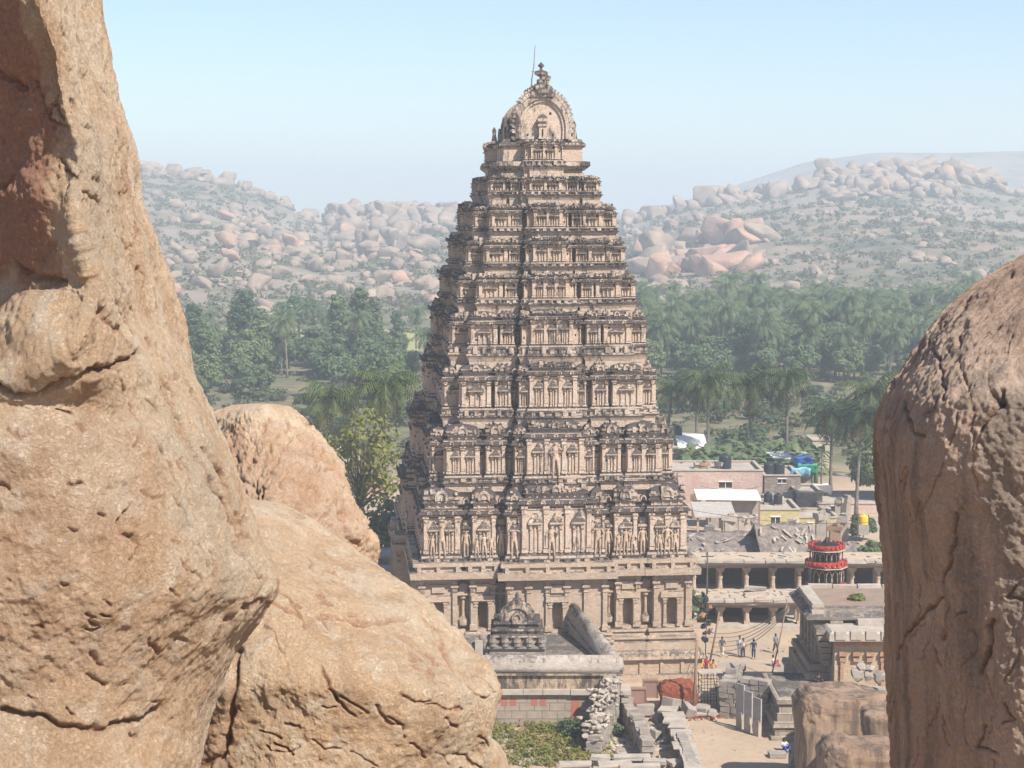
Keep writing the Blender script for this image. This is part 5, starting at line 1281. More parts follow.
b = H_()
for k in range(7):
    x = hx0+1.5+k*2.; b.rbox((x, 146.6, hz+.16), (1.9, .5, .32), rz=random.uniform(-.03, .03), jit=.04)
b.build('parapet_slabs', M_slab, hall)
# broken stepped masonry on the front corner
b = H_()
for k in range(5): b.box(hx0+1.0, hx1+.5+.12*k, 138.6-.1*k, 139.4, hz-1.2-k*.42, hz-.82-k*.42)
b.build('corbel_courses', M_greystone, hall)
b = H_(); b.box(hx0+.35, hx1+.2, 138.7, 139.5, 0, hz-2.9); b.build('end_wall', M_blocks, hall)
# stepped plinth to the left
b = H_(); px0_ = 19.9
b.loft(px0_, hx0+.5, 133.8, 141, [(-.2, .75), (.25, .75), (.3, .45), (.9, .45), (.95, .62), (1.3, .5), (1.35, .25), (1.9, .25), (1.95, .1), (2.6, .1), (2.65, .3), (3.0, .35), (3.05, .2), (pz, .2)])
b.build('stepped_plinth', M_blocks, hall)
b = H_(); b.loft(hx0-.2, hx0+2, 141.1, 147, [(-.2, 1.6), (.5, 1.6), (.55, 1.2), (1.2, 1.2), (1.25, .9), (2.2, .9), (2.25, 1.1), (2.6, 1.), (2.65, .5), (pz, .5)]); b.build('base_moulding', M_blocks, hall)
b = H_(); b.box(px0_, hx0+.3, 134.0, 140.9, pz-.003, pz+.06); b.build('plinth_paving', M_greystone, hall)
# lower wing with carved eave
wz = Z(629, 136.5); wx0 = X(835, 136.5, 650)
b = H_(); b.box(wx0, 40, 136.6, 139, 0, wz-1.3); 
b.build('wing_wall', mat_tower('lit_wing_stone', (.58, .46, .32), (.48, .36, .24), (.07, .06, .055), .0, .2), hall)
b = H_(); b.box(wx0-.1, 40, 136.45, 139.4, wz-1.3, wz-.8)
for k, x in enumerate(np.arange(wx0+.3, 38, 1.02)):
    b.box(x, x+.62, 136.3, 136.6, wz-2.05, wz-1.75); b.box(x+.06, x+.56, 136.38, 136.6, wz-2.5, wz-2.2)
    if k % 3 == 0: b.box(x+.12, x+.36, 136.42, 136.6, wz-5, wz-2.2)
b.build('frieze', mat_tower('reddish_frieze', (.50, .30, .19), (.42, .24, .15), (.07, .06, .055), .0, .2), hall)
b = H_(); b.loft(wx0-.3, 40, 136.1, 139.4, [(wz-.82, 0), (wz-.8, .25), (wz-.25, .22), (wz-.1, 0)]); 
for x in np.arange(wx0-.1, 38, 1.15): b.box(x, x+.8, 135.78, 136.2, wz-.66, wz-.06)
b.build('carved_eave', M_slab, hall)
b = H_(); b.box(wx0+2, 40, 138, 139.3, wz-.09, wz+.34); b.build('roof_slab', M_slab, hall)
b = H_(); 
for k in range(6): b.box(wx0-1.3+.13*k, wx0-.1, 137.2+.1*k, 138.8, wz-.6-.5*k, wz-.2-.5*k)
b.build('side_courses', M_greystone, hall)
for k, (px, py, q) in enumerate(((859, 676, .55), (868, 675, .6), (877, 677, .6), (870, 668, .45), (884, 676, .5), (863, 668, .4))):
    b = MB(); stone(b, (0, 0, 0), q*1.15, 1.2); o = b.build('stacked_stone', M_drystone); D_ = 128.5; o.location = (X(px, D_, py), D_, Z(py, D_)); o.rotation_euler = (.1*k, 0, 0)
    tag(o, ('leftmost lower stone', 'second lower stone from the left', 'third lower stone from the left', 'larger stone on top', 'rightmost stone', 'smaller stone on top at the left')[k]+' of the little pile beside the old hall wall', 'stone')
b = MB(); b.rbox((X(872, 128.7, 690), 129, (Z(684, 128.7)-.5)/2), (3.2, 1.6, Z(684, 128.7)+.2-.5), jit=.1); o = b.build('stone_footing', M_drystone); tag(o, 'rough grey footing under the little stone pile by the hall', 'stone')
# grassy tuft on the roof
v, f = leafcloud([(X(856, 142, 625), 142, hz+.2)], [.7], 500, .13, 77, .5, .2); o = npobj('grass_tuft', v, f, M_leafy); tag(o, 'green grass tuft growing on the old hall roof', 'plant')
# ramp slab down beside plinth
b = MB(); rp0, rp1 = G(806, 712), G(795, 778)
b.add([(rp0.x+.6, rp0.y, 0), (rp0.x+2.4, rp0.y, 0), (rp1.x+1.8, rp1.y, 0), (rp1.x-.8, rp1.y, 0), (rp0.x+.9, rp0.y, 3.0), (rp0.x+2.4, rp0.y, 3.0), (rp1.x+1.8, rp1.y, .9), (rp1.x+.2, rp1.y, .9)], [(0, 1, 2, 3), (4, 7, 6, 5), (0, 3, 7, 4), (1, 5, 6, 2), (0, 4, 5, 1), (3, 2, 6, 7)])
o = b.build('stone_ramp', M_greystone); tag(o, 'smooth grey sloping slab between the seated man and the brown boulders', 'ramp')
b = MB(); b.rbox((0, 0, .2), (1.2, .8, .4), jit=.06); o = b.build('step_stone', M_drystone); o.location = G(777, 757); tag(o, 'single dark step stone at the foot of the plinth below the seated man', 'stone')
# --- pillared halls
M_shadestone = mat_simple('shade_painted_stone', (.10, .08, .07), (.06, .05, .045), 1, .95, .3)  # the halls' inner shade is put into the back wall colour
def pillared(name, label, x0, x1, D, dep, h, bays, over=.6, back=True, base_z=0.):
    t = empty(name, (x0, D, base_z)); tag(t, label, 'hall'); W_ = x1-x0
    b = MB(); xx = 0
    b.box(-.4, W_+.4, -over, dep, h-.36, h-.05); b.build('roof_slab', M_slab, t)
    b = MB(); b.box(-.5, W_+.5, -over-.1, dep+.1, h-.05, h+.12); b.build('roof_earth', mat_simple('roof_earth', (.50, .39, .28), (.40, .31, .225), .7, .95, .5, .05), t)
    b = MB(); b.box(-.2, W_+.2, 0, .45, h-.72, h-.36); b.build('beam', M_greystone, t)
    b = MB(); x = -.4
    while x < W_: 
        q_ = random.uniform(.8, 2.4); b.rbox((x+q_/2, -over+.1+random.uniform(-.1, .15), h+.08), (q_-.08, random.uniform(.9, 1.5), .22), rz=random.uniform(-.06, .06), jit=.04); x += q_
    for _ in range(30): b.rbox((random.uniform(0, W_), random.uniform(.4, dep-.3), h+.14), (random.uniform(.3, 1.4), random.uniform(.3, .8), .14), rz=random.uniform(0, 3), jit=.04)
    b.build('edge_slabs', M_slab, t)
    for k in range(bays+1):
        x = W_*k/bays; b = MB(); b.box(x-.28, x+.28, -.05, .51, 0, .6); b.ngon(x, .23, [(.6, .26), (1.5, .2), (1.55, .26), (1.8, .26), (1.85, .19), (h-1.1, .2)], 8, R(22)); b.box(x-.3, x+.3, -.07, .53, h-1.1, h-.95)
        b.box(x-.42, x+.42, -.04, .5, h-.95, h-.72); b.build('pillar', M_stone, t)
    if back:
        b = MB(); b.box(-.2, W_+.2, dep-.4, dep, 0, h-.36); b.build('back_wall', M_shadestone, t)
        for k in range(bays+1):
            x = W_*k/bays; b = MB(); b.box(x-.22, x+.22, dep*.5-.2, dep*.5+.2, 0, h-.36); b.build('inner_pillar', M_greystone, t)
    b = MB(); b.box(-.6, W_+.6, -1., dep, -.2, .28); b.build('floor_plinth', M_slab, t); return t
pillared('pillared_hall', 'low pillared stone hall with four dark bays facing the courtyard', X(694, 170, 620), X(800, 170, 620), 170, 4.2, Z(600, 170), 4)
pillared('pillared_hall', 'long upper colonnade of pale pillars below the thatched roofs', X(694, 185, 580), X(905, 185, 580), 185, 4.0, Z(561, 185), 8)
for k, (px, wd, rz) in enumerate(((757, 2.6, .25), (769, 1.2, 1.2), (757, 2.0, -.2))):
    b = MB(); b.rbox((0, 0, .15+.3*(k == 2)), (wd, .5, .35), jit=.04); o = b.build('stone_beam', M_slab); o.location = (X(px, 171.5, 592), 171.5+k*.5, Z(600, 170)+.12); o.rotation_euler = (0, 0, rz)
    tag(o, ('fallen pale beam on the roof of the courtyard hall', 'short upright broken beam beside the fallen beam on the hall roof', 'second pale beam lying across the fallen beam')[k], 'stone beam')
# thatched and sheeted roofs behind the colonnade
M_thatch = mat_simple('grey_thatch', (.42, .35, .30), (.16, .13, .115), 1.3, .95, 1., .25)
def shed(label, px0, px1, pyr, pye, D0, D1, name='thatched_roof', mat=M_thatch, gab=False):
    x0, x1 = X(px0, D0, pye), X(px1, D0, pye); ze, zr = max(2.2, Z(pye, D0)), Z(pyr, D1 if not gab else (D0+D1)/2)
    t = empty(name, (x0, D0, 0)); tag(t, label, 'hut'); W_ = x1-x0; dp = D1-D0; ym = dp if not gab else dp/2
    nx, ny = 40, 14; vv = []
    for j in range(ny):
        for i in range(nx): vv.append((W_*i/(nx-1), ym*j/(ny-1)-.4*(j == 0), ze+(zr-ze)*j/(ny-1)))
    vv = np.array(vv); vv[:, 2] += fbm(vv*1.1+px0, 4, 6)*.22; vv[:, 2] -= .25*np.abs(fbm(vv*np.array([.25, .1, 0])+px0, 2, 2))
    f_ = gridfaces(ny, nx); v2 = vv.copy(); v2[:, 2] -= .22; n_ = len(vv)
    vv = np.concatenate([vv, v2]); f2 = f_[:, ::-1]+n_; rim = []
    for i in range(nx-1): rim.append((i, i+n_, i+1+n_, i+1)); rim.append(((ny-1)*nx+i, (ny-1)*nx+i+1, (ny-1)*nx+i+1+n_, (ny-1)*nx+i+n_))
    for j in range(ny-1): rim.append((j*nx, (j+1)*nx, (j+1)*nx+n_, j*nx+n_)); rim.append((j*nx+nx-1, j*nx+nx-1+n_, (j+1)*nx+nx-1+n_, (j+1)*nx+nx-1))
    npobj('roof', vv, np.concatenate([f_, f2, np.array(rim)]), mat, t)
    if gab: 
        v3 = vv.copy(); v3[:, 1] = 2*ym-v3[:, 1]; npobj('roof', v3, np.concatenate([f_, f2, np.array(rim)]), mat, t)
    b = MB()
    for k in range(30):
        q_ = random.uniform(.05, .9); b.rbox((W_*random.random(), ym*q_, ze+(zr-ze)*q_+.1), (random.uniform(.05, .3), random.uniform(.4, 1.6), .06), rx=math.atan2(zr-ze, ym), rz=random.uniform(-.7, .7))
    b.build('roof_sheets', M_slab, t)
    b = MB(); b.box(.3, W_-.3, .3, dp-.2, 0, ze-.3); b.build('wall', M_drystone, t); return t
shed('low grey thatched roof spreading behind the colonnade next to the tower', 684, 768, 531, 561, 189.5, 203)
shed('steep pointed grey thatched roof rising left of the red temple car', 762, 822, 523, 558, 189.5, 203, gab=True)
shed('brown sloping sheet roof right of the red temple car', 818, 872, 540, 562, 189.5, 200, 'lean_to', M_thatch)
# --- houses
def house(label, px0, px1, pyt, pyb, D, dep, col, wins=(), col2=None, roofc=(.46, .40, .34), name='flat_roofed_house', parapet=.35, rot=0):
    x0, x1 = X(px0, D, pyb), X(px1, D, pyb); z1 = Z(pyt, D); m_ = mat_tower('painted_wall', col, col2 or tuple(c*.78 for c in col), tuple(c*.35 for c in col), .03, .25)
    t = empty(name, (x0, D, 0), rot); tag(t, label, 'house'); W_ = x1-x0
    b = MB(); hol = []
    for (a, c, yt, yb) in wins: hol.append((X(a, D, yt)-x0, X(c, D, yt)-x0, Z(yb, D), Z(yt, D)))
    hol.sort(); xx = 0
    for (a, c, zb_, zt_) in hol:
        b.box(xx, a, 0, .25, 0, z1-.12); b.box(a, c, 0, .25, 0, max(.05, zb_)); b.box(a, c, 0, .25, zt_, z1-.12); xx = c
    b.box(xx, W_, 0, .25, 0, z1-.12); b.box(0, .25, .25, dep, 0, z1-.12); b.box(W_-.25, W_, .25, dep, 0, z1-.12); b.box(.25, W_-.25, dep-.25, dep, 0, z1-.12); b.build('wall', m_, t)
    b = MB(); b.box(.25, W_-.25, .25, dep-.25, z1-.5, z1-.35); b.build('roof', mat_simple('roof_plaster', roofc, tuple(c*.65 for c in roofc), .8, .9, .3), t)
    b = MB(); b.box(-.12, W_+.12, -.12, .3, z1-.12, z1+.04); b.box(-.12, W_+.12, dep-.3, dep+.12, z1-.12, z1+.04); b.box(-.12, .3, .3, dep-.3, z1-.12, z1+.04); b.box(W_-.3, W_+.12, .3, dep-.3, z1-.12, z1+.04); b.build('parapet_coping', M_slab, t)
    for (a, c, zb_, zt_) in hol:
        f_ = MB(); f_.box(a-.1, c+.1, -.1, .0, zt_, zt_+.14); f_.box(a-.08, c+.08, -.08, 0, zb_-.1, zb_); f_.box((a+c)/2-.04, (a+c)/2+.04, .06, .14, zb_, zt_); fr = f_.build('window', M_white, t)
        g_ = MB(); g_.box(a+.01, c-.01, .16, .2, zb_+.01, zt_-.01); g_.build('pane', mat_simple('window_glass', (.05, .055, .06), bmp=0, rough=.2), fr)
    return t
house('long pink house with one dark window behind the white awning', 672, 762, 470, 530, 240, 9, (.66, .50, .43), ((719, 732, 482, 488),), (.50, .33, .28))
house('small bare grey brick house with water tanks on its roof', 764, 800, 475, 520, 241, 9, (.30, .25, .21), ((778, 786, 479, 483),), (.22, .18, .15))
house('yellow house with two dark windows behind the thatched roof', 733, 799, 509, 545, 224, 8, (.60, .53, .27), ((745, 752, 517, 527), (771, 780, 517, 531)), (.50, .42, .22))
house('low yellow annexe with a small window right of the yellow house', 799, 838, 517, 545, 226, 7, (.58, .50, .28), ((808, 813, 523, 528),))
house('pale pink house with a grey window near the right boulder', 818, 905, 503, 545, 234, 10, (.62, .46, .37), ((831, 843, 506, 515),), (.55, .40, .32))
house('white plastered house with orange side wall just right of the tower', 668, 708, 449, 500, 268, 8, (.55, .48, .42), ())
house('cream house among the palms above the grey sheds', 812, 832, 440, 480, 275, 6, (.62, .55, .40), ((820, 825, 446, 451),))
house('grey mud walled house in the middle of the roofs', 797, 822, 492, 530, 236, 7, (.34, .28, .23), ())
for lab, px0, px1, pyt, D, c in (('small white house glimpsed behind the airy tree', 340, 362, 462, 262, (.60, .56, .52)), ('pink walled house glimpsed behind the leaning tree', 356, 378, 474, 250, (.58, .34, .26)), ('tiny pale house at the far left of the village', 318, 338, 452, 280, (.55, .50, .46))):
    house(lab, px0, px1, pyt, pyt+40, D, 6, c, ((px0+8, px0+12, pyt+8, pyt+14),))
# gabled white roof with orange end
t = empty('gabled_roof', (X(676, 266, 440), 262, Z(449, 262))); tag(t, 'white sheet roof with an orange gable panel beside the tower', 'roof')
b = MB(); wg = X(706, 266, 440)-X(676, 266, 440); b.add([(0, 0, 0), (wg, 0, -.2), (wg, 7, 1.1), (0, 7, 1.5), (0, 0, .12), (wg, 0, -.05), (wg, 7, 1.25), (0, 7, 1.65)], [(0, 3, 2, 1), (4, 5, 6, 7), (0, 1, 5, 4), (1, 2, 6, 5), (2, 3, 7, 6), (3, 0, 4, 7)]); b.build('sheet', M_white, t)
b = MB(); b.prism([(.6, -.45), (wg-.4, -.45), (wg-.4, -.1), (1.4, .05), (.6, .0)], -.25, -.1); b.build('gable_panel', mat_simple('orange_paint', (.75, .33, .07), bmp=0), t)
# awning house
t = empty('awning', (X(697, 222, 500), 222, 0)); tag(t, 'white flat awning roof on thin posts over the porch near the tower', 'awning')
b = MB(); w_ = X(757, 226, 492)-X(697, 222, 495); zt_ = Z(500, 222); b.add([(0, 0, zt_), (w_, 0, zt_-.1), (w_, 4, zt_+.5), (0, 4, zt_+.6), (0, 0, zt_+.14), (w_, 0, zt_+.04), (w_, 4, zt_+.64), (0, 4, zt_+.74)], [(0, 3, 2, 1), (4, 5, 6, 7), (0, 1, 5, 4), (1, 2, 6, 5), (2, 3, 7, 6), (3, 0, 4, 7)]); b.build('sheet', M_white, t)
b = MB(); b.box(1.5, w_, 1.2, 3.9, 0, zt_-.1); b.build('wall', mat_simple('bare_concrete', (.36, .31, .27), bmp=.3), t)
for x in (.2, w_*.5, w_-.2): box_obj('post', (x-.1, x+.1, .1, .3, 0, zt_), M_wood, t)
t = empty('porch', (X(697, 214, 520), 214, 0)); tag(t, 'grey lean-to porch on stone posts in front of the yellow house', 'porch')
w_ = X(736, 214, 520)-X(697, 214, 520); zt_ = Z(513, 214)
b = MB(); b.add([(-.3, -.4, zt_-.5), (w_, -.4, zt_-.5), (w_, 5, zt_+.4), (-.3, 5, zt_+.4), (-.3, -.4, zt_-.36), (w_, -.4, zt_-.36), (w_, 5, zt_+.54), (-.3, 5, zt_+.54)], [(0, 3, 2, 1), (4, 5, 6, 7), (0, 1, 5, 4), (1, 2, 6, 5), (2, 3, 7, 6), (3, 0, 4, 7)]); b.build('sheet', mat_simple('grey_sheet', (.45, .41, .37), bmp=.2), t)
for k in range(4): box_obj('post', (w_*k/3.2, w_*k/3.2+.22, 0, .22, 0, zt_-.5), M_stone, t)
# long shed with corrugated wall and tarps
t = empty('long_shed', (X(776, 252, 470), 252, 0), .05); tag(t, 'long grey corrugated shed under the palms with a flat roof', 'shed'); w_ = X(813, 252, 460)-X(776, 252, 460); zt_ = Z(459, 252)
b = MB(); b.box(0, w_, 0, 6, 0, zt_)
for k in range(26): b.box(w_*k/26, w_*k/26+.09, -.05, .01, 0, zt_-.05)
b.build('wall', mat_simple('corrugated_grey', (.40, .36, .34), bmp=.1), t); box_obj('roof', (-.3, w_+.3, -.4, 6.3, zt_, zt_+.15), M_white, t)
for k, (px, py, c, lab) in enumerate(((802, 462, (.04, .16, .6), 'bright blue tarpaulin spread on the grey shed'), (806, 470, (.05, .35, .22), 'green tarpaulin hanging below the blue one'), (800, 474, (.25, .5, .66), 'pale blue tarpaulin draped beside the green one'), (822, 489, (.75, .74, .73), 'white cloth sheet on a roof beneath the right palms'))):
    D = 249-k*2.5; vv = []; nx = 10
    for j in range(6):
        for i in range(nx): vv.append((i*.3, j*.12, -j*.3))
    vv = np.array(vv); vv += fbm(vv*1.2+k, 3, 2)[:, None]*.18; o = npobj('tarpaulin', vv, gridfaces(6, nx), mat_simple('tarp', c, tuple(x*.8 for x in c), 2, .5, .1), None, True); o.location = (X(px, D, py)-1.2, D, Z(py, D)+.8); o.modifiers.new('th', 'SOLIDIFY').thickness = .03; tag(o, lab, 'tarpaulin')
# water tanks
M_tank = mat_simple('black_plastic', (.03, .035, .045), bmp=0, rough=.4); M_ytank = mat_simple('yellow_plastic', (.75, .48, .06), bmp=0, rough=.5)
for k, (px, pyb, D, r_, h_, m_, lab) in enumerate(((725, 469, 244, .85, 2.0, M_tank, 'large black water tank on the pink house roof'), (769, 474, 244, .75, 1.6, M_tank, 'left of the paired black water tanks on the grey brick house'), (779, 474, 244, .75, 1.6, M_tank, 'right of the paired black water tanks on the grey brick house'), (768, 502, 230, .55, 1.2, M_tank, 'dark water tank at the end of the white awning'), (778, 504, 229, .55, 1.3, M_tank, 'dark blue water tank standing alone above the yellow house'), (863, 524, 212, .6, 1.1, M_ytank, 'bright yellow water tank near the right boulder'), (678, 437, 268, .6, 1.6, M_tank, 'black tank beside the tower above the white roof'))):
    t = empty('water_tank', (X(px, D, pyb), D, Z(pyb, D))); tag(t, lab, 'water tank'); b = MB()
    pr3 = [(0, r_)]
    for q in range(5): pr3 += [(h_*(.05+.16*q), r_), (h_*(.09+.16*q), r_*.95), (h_*(.13+.16*q), r_)]
    b.ngon(0, 0, pr3+[(h_*.9, r_*.85), (h_, r_*.35)], 16, 0, True); b.build('tank', m_, t); b = MB(); b.ngon(0, 0, [(h_, r_*.35), (h_+.12, r_*.35), (h_+.15, r_*.2)], 12); b.build('lid', m_, t)
    z_ = Z(pyb, D); b = MB(); b.box(-r_, r_, -r_, r_, -max(.3, 1.2), -.002); b.build('stand', M_drystone, t)
# roof clutter: planks, sheets, bricks as small things on roofs
for k in range(26):
    px = random.uniform(690, 870); D = random.choice((208, 214, 230, 244, 238)); p = Vector((X(px, D, 500), D, 0)); py = {208: 532, 214: 520, 230: 502, 244: 466, 238: 498}[D]+random.uniform(-3, 3)
    b = MB(); s_ = random.uniform(.5, 1.3); b.rbox((0, 0, s_*.25), (s_*1.4, s_, s_*.5), rz=random.uniform(0, 3), jit=.1); b.rbox((.2, -.1, s_*.62), (s_*.7, s_*.5, s_*.25), rz=random.uniform(0, 3), jit=.05)
    b.rbox((0, 0, -1.5), (s_, s_*.8, 3.0)); o = b.build('roof_clutter', random.choice((M_drystone, M_slab, M_wood, M_rubble))); o.location = (p.x, D, max(.2, Z(py, D))); tag(o, 'small grey heap of stones and planks lying among the village roofs', 'clutter', 'small heaps on the village roofs')
# --- red temple car
D = 178; cx_ = X(826, D, 570); car = empty('temple_car', (cx_, D, 0), .2); tag(car, 'tall red and black wooden temple car with two arched galleries beside the colonnade', 'temple car')
M_red = mat_simple('red_lacquer', (.42, .055, .04), bmp=0, rough=.5); M_blk = mat_simple('black_lacquer', (.02, .012, .012), bmp=0, rough=.5)
zq = lambda y: Z(y, D-1.8)
b = MB(); b.ngon(0, 0, [(1.2, 1.5), (1.5, 1.9), (1.9, 1.7), (zq(588), 2.0)], 8, R(22.5)); b.build('chassis', M_wood, car)
def tier(zb_, zt_, r_, nm):
    b = MB(); b.ngon(0, 0, [(zb_, r_*.78), (zt_, r_*.78)], 8, R(22.5)); t_ = b.build(nm, M_blk, car)
    for k in range(8):
        a = R(22.5+45*k); p0 = Vector((math.cos(a)*r_*.97, math.sin(a)*r_*.97, 0)); a2 = R(22.5+45*(k+1)); p1 = Vector((math.cos(a2)*r_*.97, math.sin(a2)*r_*.97, 0))
        c = MB(); c.tube([p0+Vector((0, 0, zb_)), p0+Vector((0, 0, zt_))], .07, 6); c.build('post', M_blk, t_)
        for half in (0, 1):
            q0 = p0.lerp(p1, .06+.47*half); q1 = p0.lerp(p1, .47+.47*half); h_ = zt_-zb_; c = MB(); c.tube([q0.lerp(q1, .5-.5*math.cos(u))+Vector((0, 0, zb_+h_*.45+h_*.4*math.sin(u))) for u in np.linspace(0, math.pi, 9)], .035, 4)
            c.tube([q0+Vector((0, 0, zb_)), q0+Vector((0, 0, zb_+h_*.45))], .03, 4); c.tube([q1+Vector((0, 0, zb_)), q1+Vector((0, 0, zb_+h_*.45))], .03, 4); c.build('arch', M_slab, t_)
tier(zq(586), zq(570), 1.8, 'lower_gallery'); tier(zq(563), zq(553), 1.6, 'upper_gallery')
b = MB(); b.ngon(0, 0, [(zq(588), 1.95), (zq(588)+.1, 2.05), (zq(586), 2.0)], 8, R(22.5)); b.ngon(0, 0, [(zq(569), 2.0), (zq(569)+.1, 2.1), (zq(565), 1.9), (zq(564), 1.7)], 8, R(22.5)); b.ngon(0, 0, [(zq(552), 1.75), (zq(551), 1.8), (zq(548), 1.55)], 8, R(22.5))
for k in range(24):
    a = 2*math.pi*k/24
    for rr_, zz in ((1.75, zq(549)), (2.0, zq(566))): b.rbox((math.cos(a)*rr_, math.sin(a)*rr_, zz+.08), (.12, .3, .32), rz=a)
b.build('red_cornices', M_red, car)
b = MB(); b.ngon(0, 0, [(zq(553), 1.9), (zq(553)+.05, 1.92), (zq(552), 1.7)], 8, R(22.5)); b.ngon(0, 0, [(zq(570), 2.12), (zq(570)+.06, 2.12), (zq(569), 1.9)], 8, R(22.5)); b.build('pale_eaves', M_slab, car)
b = MB(); b.ngon(0, 0, [(zq(548), 1.3), (zq(547), 1.2), (zq(546), .5), (zq(544), .25), (zq(540), .04)], 8, R(22.5)); b.tube([(0, 0, zq(542)), (0, 0, zq(524))], .03, 4); b.build('top', M_blk, car)
for sx in (-1, 1):
    for sy in (-1, 1):
        b = MB(Matrix.Translation((sx*1.35, sy*1.0, .9)) @ Matrix.Rotation(R(90), 4, 'Y')); b.ngon(0, 0, [(-.18, .9), (.18, .9)], 20); b.ngon(0, 0, [(-.26, .22), (.26, .22)], 10); b.build('wheel', M_wood, car)
# big cart wheel leaning on the hall
wp = Vector((X(795, 146, 655), 146, Z(669, 146)))
t = empty('cart_wheel', wp, R(78)); tag(t, 'big dark wooden wheel leaning against the plinth of the old hall', 'wheel')
b = MB(); n = 28; pts = [(math.cos(2*math.pi*k/n)*.75, 0, .8+math.sin(2*math.pi*k/n)*.75) for k in range(n+1)]; b.tube(pts, .12, 6); b.build('rim', M_metal, t)
b = MB(); b.rbox((0, 0, .8), (.3, .3, .3))
for k in range(8): a = math.pi*k/8; b.tube([(-math.cos(a)*.72, 0, .8-math.sin(a)*.72), (math.cos(a)*.72, 0, .8+math.sin(a)*.72)], .04, 4)
b.build('spokes', M_metal, t)
# --- poles, ropes
def pole(name, label, a, c, r0, mat=M_wood, extra=None):
    b = MB(); a, c = Vector(a), Vector(c); b.tube([Vector((0, 0, 0)), (c-a)*.5+Vector((.04, 0, 0)), c-a], [r0, r0*.9, r0*.75], 6); o = b.build(name, mat); o.location = a; tag(o, label, 'pole'); return o
g0 = G(693, 716); pole('wooden_pole', 'thick wooden pole standing in front of the red heap', g0, P(697, 640, g0.y), .13)
g0 = G(710, 661); pole('bamboo_pole', 'slanting bamboo pole leaning above the vendors', g0, P(719, 612, g0.y), .09)
g0 = G(705, 668); vp = pole('vendor_pole', 'tall thin pole hung with bundles of dark and orange goods', g0, P(707, 575, g0.y), .045, M_metal)
for k in range(26):
    b = MB(Matrix.Translation((random.gauss(-.1, .32), random.gauss(0, .2), random.uniform(2.3, 6.3)))); q = random.uniform(.12, .27)
    for _ in range(3): b.rbox((random.uniform(-.1, .1), 0, random.uniform(-.15, .15)), (q, q, q*1.3), rz=random.random()*3, rx=random.random(), jit=.05)
    b.build('hanging_bundle', cmat(random.choice(((.03, .035, .06), (.03, .035, .06), (.05, .05, .08), (.05, .05, .06), (.45, .22, .10), (.4, .37, .35)))), vp)
g0 = G(771, 678); pole('thin_pole', 'thin upright pole beside the old hall carrying the ropes', g0, P(787, 603, g0.y+1), .06)
g0 = G(716, 690); pole('leaning_stake', 'short leaning stake behind the dry stone wall', g0, P(711, 668, g0.y), .05)
for k in range(5):
    a = P(789, 606+k*1.2, 139); c = P(704+k*3, 632+k*5, 152-k*1.5); b = MB(); b.tube([(a.lerp(c, u)-Vector((0, 0, .9*math.sin(math.pi*u)))) for u in np.linspace(0, 1, 12)], .028, 4); o = b.build('rope', M_slab)
    tag(o, ('uppermost', 'second highest', 'middle', 'second lowest', 'lowest')[k]+' of five pale ropes strung from the old hall over the courtyard', 'rope')
for k, (x0, y0_, x1, y1_, D_) in enumerate(((690, 510, 880, 522, 205), (700, 486, 770, 484, 232), (640, 595, 700, 640, 150))):
    if k == 2: continue
    a = P(x0, y0_, D_); c = P(x1, y1_, D_); b = MB(); b.tube([(a.lerp(c, u)-Vector((0, 0, .7*math.sin(math.pi*u)))) for u in np.linspace(0, 1, 12)], .03, 4); o = b.build('power_cable', M_metal); tag(o, ('long power cable sagging over the thatched roofs', 'short power cable crossing the pink house')[k], 'cable')
for k, (px, pyb, h_, lab) in enumerate(((707, 597, 4.2, 'thin utility pole rising from the colonnade roof'), (677, 490, 5.0, 'utility pole in front of the pink house'), (821, 490, 6.5, 'utility pole under the right palms'))):
    D_ = (172, 236, 243)[k]; z0_ = Z(600, 170) if k == 0 else 0; t = empty('utility_pole', (X(px, D_, pyb), D_, z0_)); tag(t, lab, 'utility pole'); b = MB(); b.tube([(0, 0, 0), (0, 0, h_)], [.1, .07], 6); b.build('pole', M_metal, t); b = MB(); b.box(-.6, .6, -.04, .04, h_-.5, h_-.4); b.build('crossarm', M_metal, t)
# stall of iron frame with orange cloths
g0 = G(709, 705); t = empty('iron_frame_stand', g0, .15); tag(t, 'rusty iron lattice stand with a tray in front of the vendors', 'stand')
b = MB()
for x in (-.75, 0, .75):
    for y in (-.5, .5): b.tube([(x, y, 0), (x, y, 2.7)], .035, 4)
for z_ in (.5, 1., 1.5, 2., 2.5): 
    for y in (-.5, .5): b.tube([(-.75, y, z_), (.75, y, z_)], .025, 4)
    for x in (-.75, .75): b.tube([(x, -.5, z_), (x, .5, z_)], .025, 4)
for x in (-.5, -.25, .25, .5): b.tube([(x, -.5, 0), (x, -.5, 2.7)], .02, 4)
b.build('lattice', M_metal, t); box_obj('tray', (-.95, .95, -.65, .65, 2.7, 2.76), M_slab, t)
# --- left side lane beyond the tower: flat stone sheds and path walls
for k, (px0, px1, py, D_, h_, lab) in enumerate(((372, 404, 555, 188, 1.6, 'flat roofed low stone shed beyond the left edge of the tower'), (368, 402, 574, 178, 1.4, 'nearer low stone shed left of the tower foot'))):
    x0, x1 = X(px0, D_, py), X(px1, D_, py); z1 = max(1.2, Z(py, D_)); t = empty('stone_shed', ((x0+x1)/2, D_, 0)); tag(t, lab, 'shed'); w_ = (x1-x0)/2
    box_obj('roof_slab', (-w_-.3, w_+.3, -.5, 4.5, z1-.25, z1), M_slab, t); 
    for x in (-w_, 0, w_-.4): box_obj('pillar', (x, x+.4, -.1, .3, 0, z1-.25), M_stone, t)
    box_obj('wall', (-w_, w_, 3.6, 4.2, 0, z1-.25), M_drystone, t)
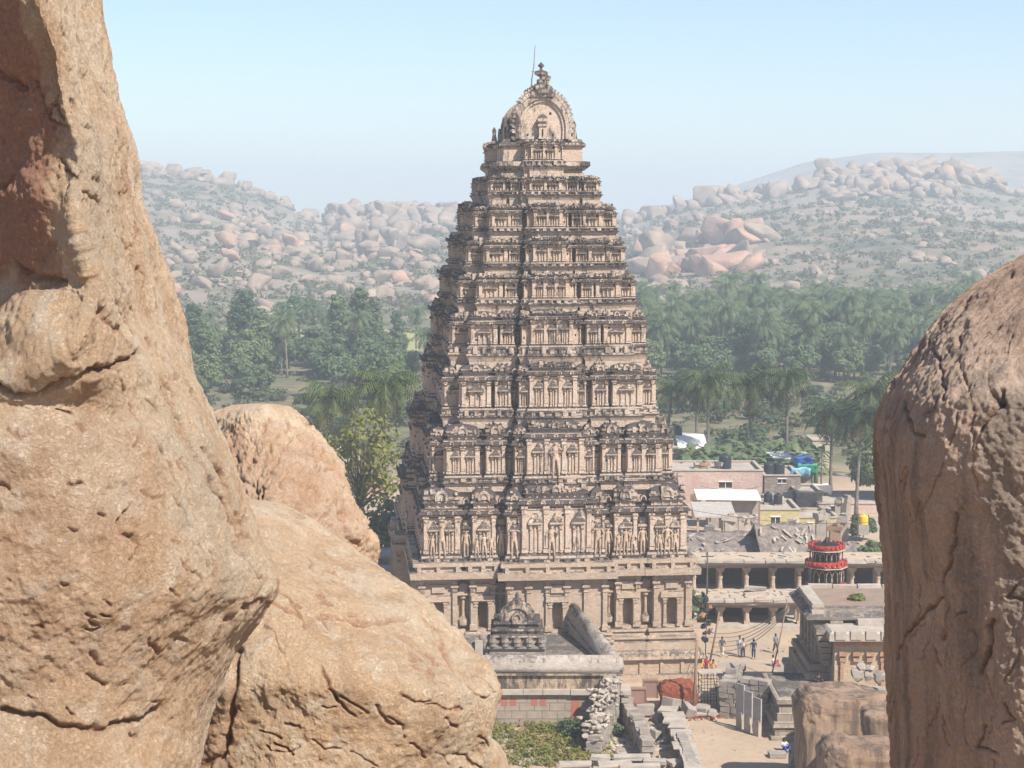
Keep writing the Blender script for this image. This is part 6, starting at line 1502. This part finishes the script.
# --- people
def pp(px, pyb): return G(px, pyb)
person('man in white with a dark bag walking on the left of the courtyard group', pp(722, 656), 2.9, 'walk', (.10, .11, .14), (.55, .52, .48))
person('person in pale shirt standing left in the close pair', pp(739.5, 655), .4, 'stand', (.50, .52, .58), (.25, .28, .38))
person('person in pink and white shirt with dark trousers, right in the close pair', pp(743, 657.5), 3.3, 'stand', (.62, .50, .50), (.03, .03, .04))
person('person in dark blue clothes walking right of the close pair', pp(753.5, 658.5), 3.0, 'walk', (.03, .05, .12), (.04, .06, .14))
person('man in blue grey shirt walking near the lower hall pillars', pp(775.5, 653), .3, 'walk', (.18, .23, .32), (.03, .04, .08))
person('person in white sitting on the sand beside the thin pole', pp(773, 666), 1.2, 'sit', (.68, .60, .56), (.55, .12, .1))
person('man in white and blue shirt sitting at the foot of the old hall plinth', G(784, 751), .5, 'sit', (.60, .64, .72), (.03, .08, .42))
person('person in dark clothes sitting in the shade at the hall corner', Vector((X(818, 137.6, 680), 137.4, pz)), .2, 'sit', (.03, .03, .035), (.05, .05, .06))
person('person in red standing in the lane left of the tower', pp(382.5, 545), 2.8, 'stand', (.55, .05, .04), (.45, .05, .04), s=1.0)
person('person in pale blue walking in the lane behind the white shirted person', pp(388.5, 541), 3., 'walk', (.40, .50, .62), (.12, .14, .2))
person('person in white shirt walking in the lane left of the tower', pp(391, 549), 3., 'walk', (.7, .68, .66), (.04, .05, .1))
person('person in black walking nearest in the lane left of the tower', pp(393, 554), 3.1, 'walk', (.04, .04, .045), (.03, .03, .035))
person('vendor in orange clothes left beside the iron stand', pp(701, 679), .2, 'stand', (.72, .30, .06), (.65, .25, .06))
person('vendor in dark red clothes behind the iron stand', pp(706.5, 677), .1, 'stand', (.40, .04, .05), (.2, .03, .03))
person('person in orange and white right of the iron stand', pp(713, 680), -.3, 'stand', (.75, .40, .16), (.6, .55, .5))

b = MB(); a = [G(716, 662.5, .012), G(800, 662.5, .012), G(800, 673, .012), G(706, 673, .012)]; b.add(a, [(0, 1, 2, 3)]); o = b.build('paved_strip', mat_simple('worn_asphalt', (.27, .24, .22), (.36, .30, .245), .5, .95, .3)); tag(o, kind='structure')
rubble('loose_stones', [G(700, 760), G(740, 700), G(700, 690), G(740, 650), G(790, 640)], 260, .04, .13, M_rubble, 'small stones and litter scattered over the sandy lane and court', 'stones', 2.6)
rubble('hollow_stones', [G(505, 765), G(560, 750), G(600, 762), G(580, 735)], 160, .08, .3, M_rubble, 'pale stones scattered among the weeds below the enclosure', 'stones', 1.2)
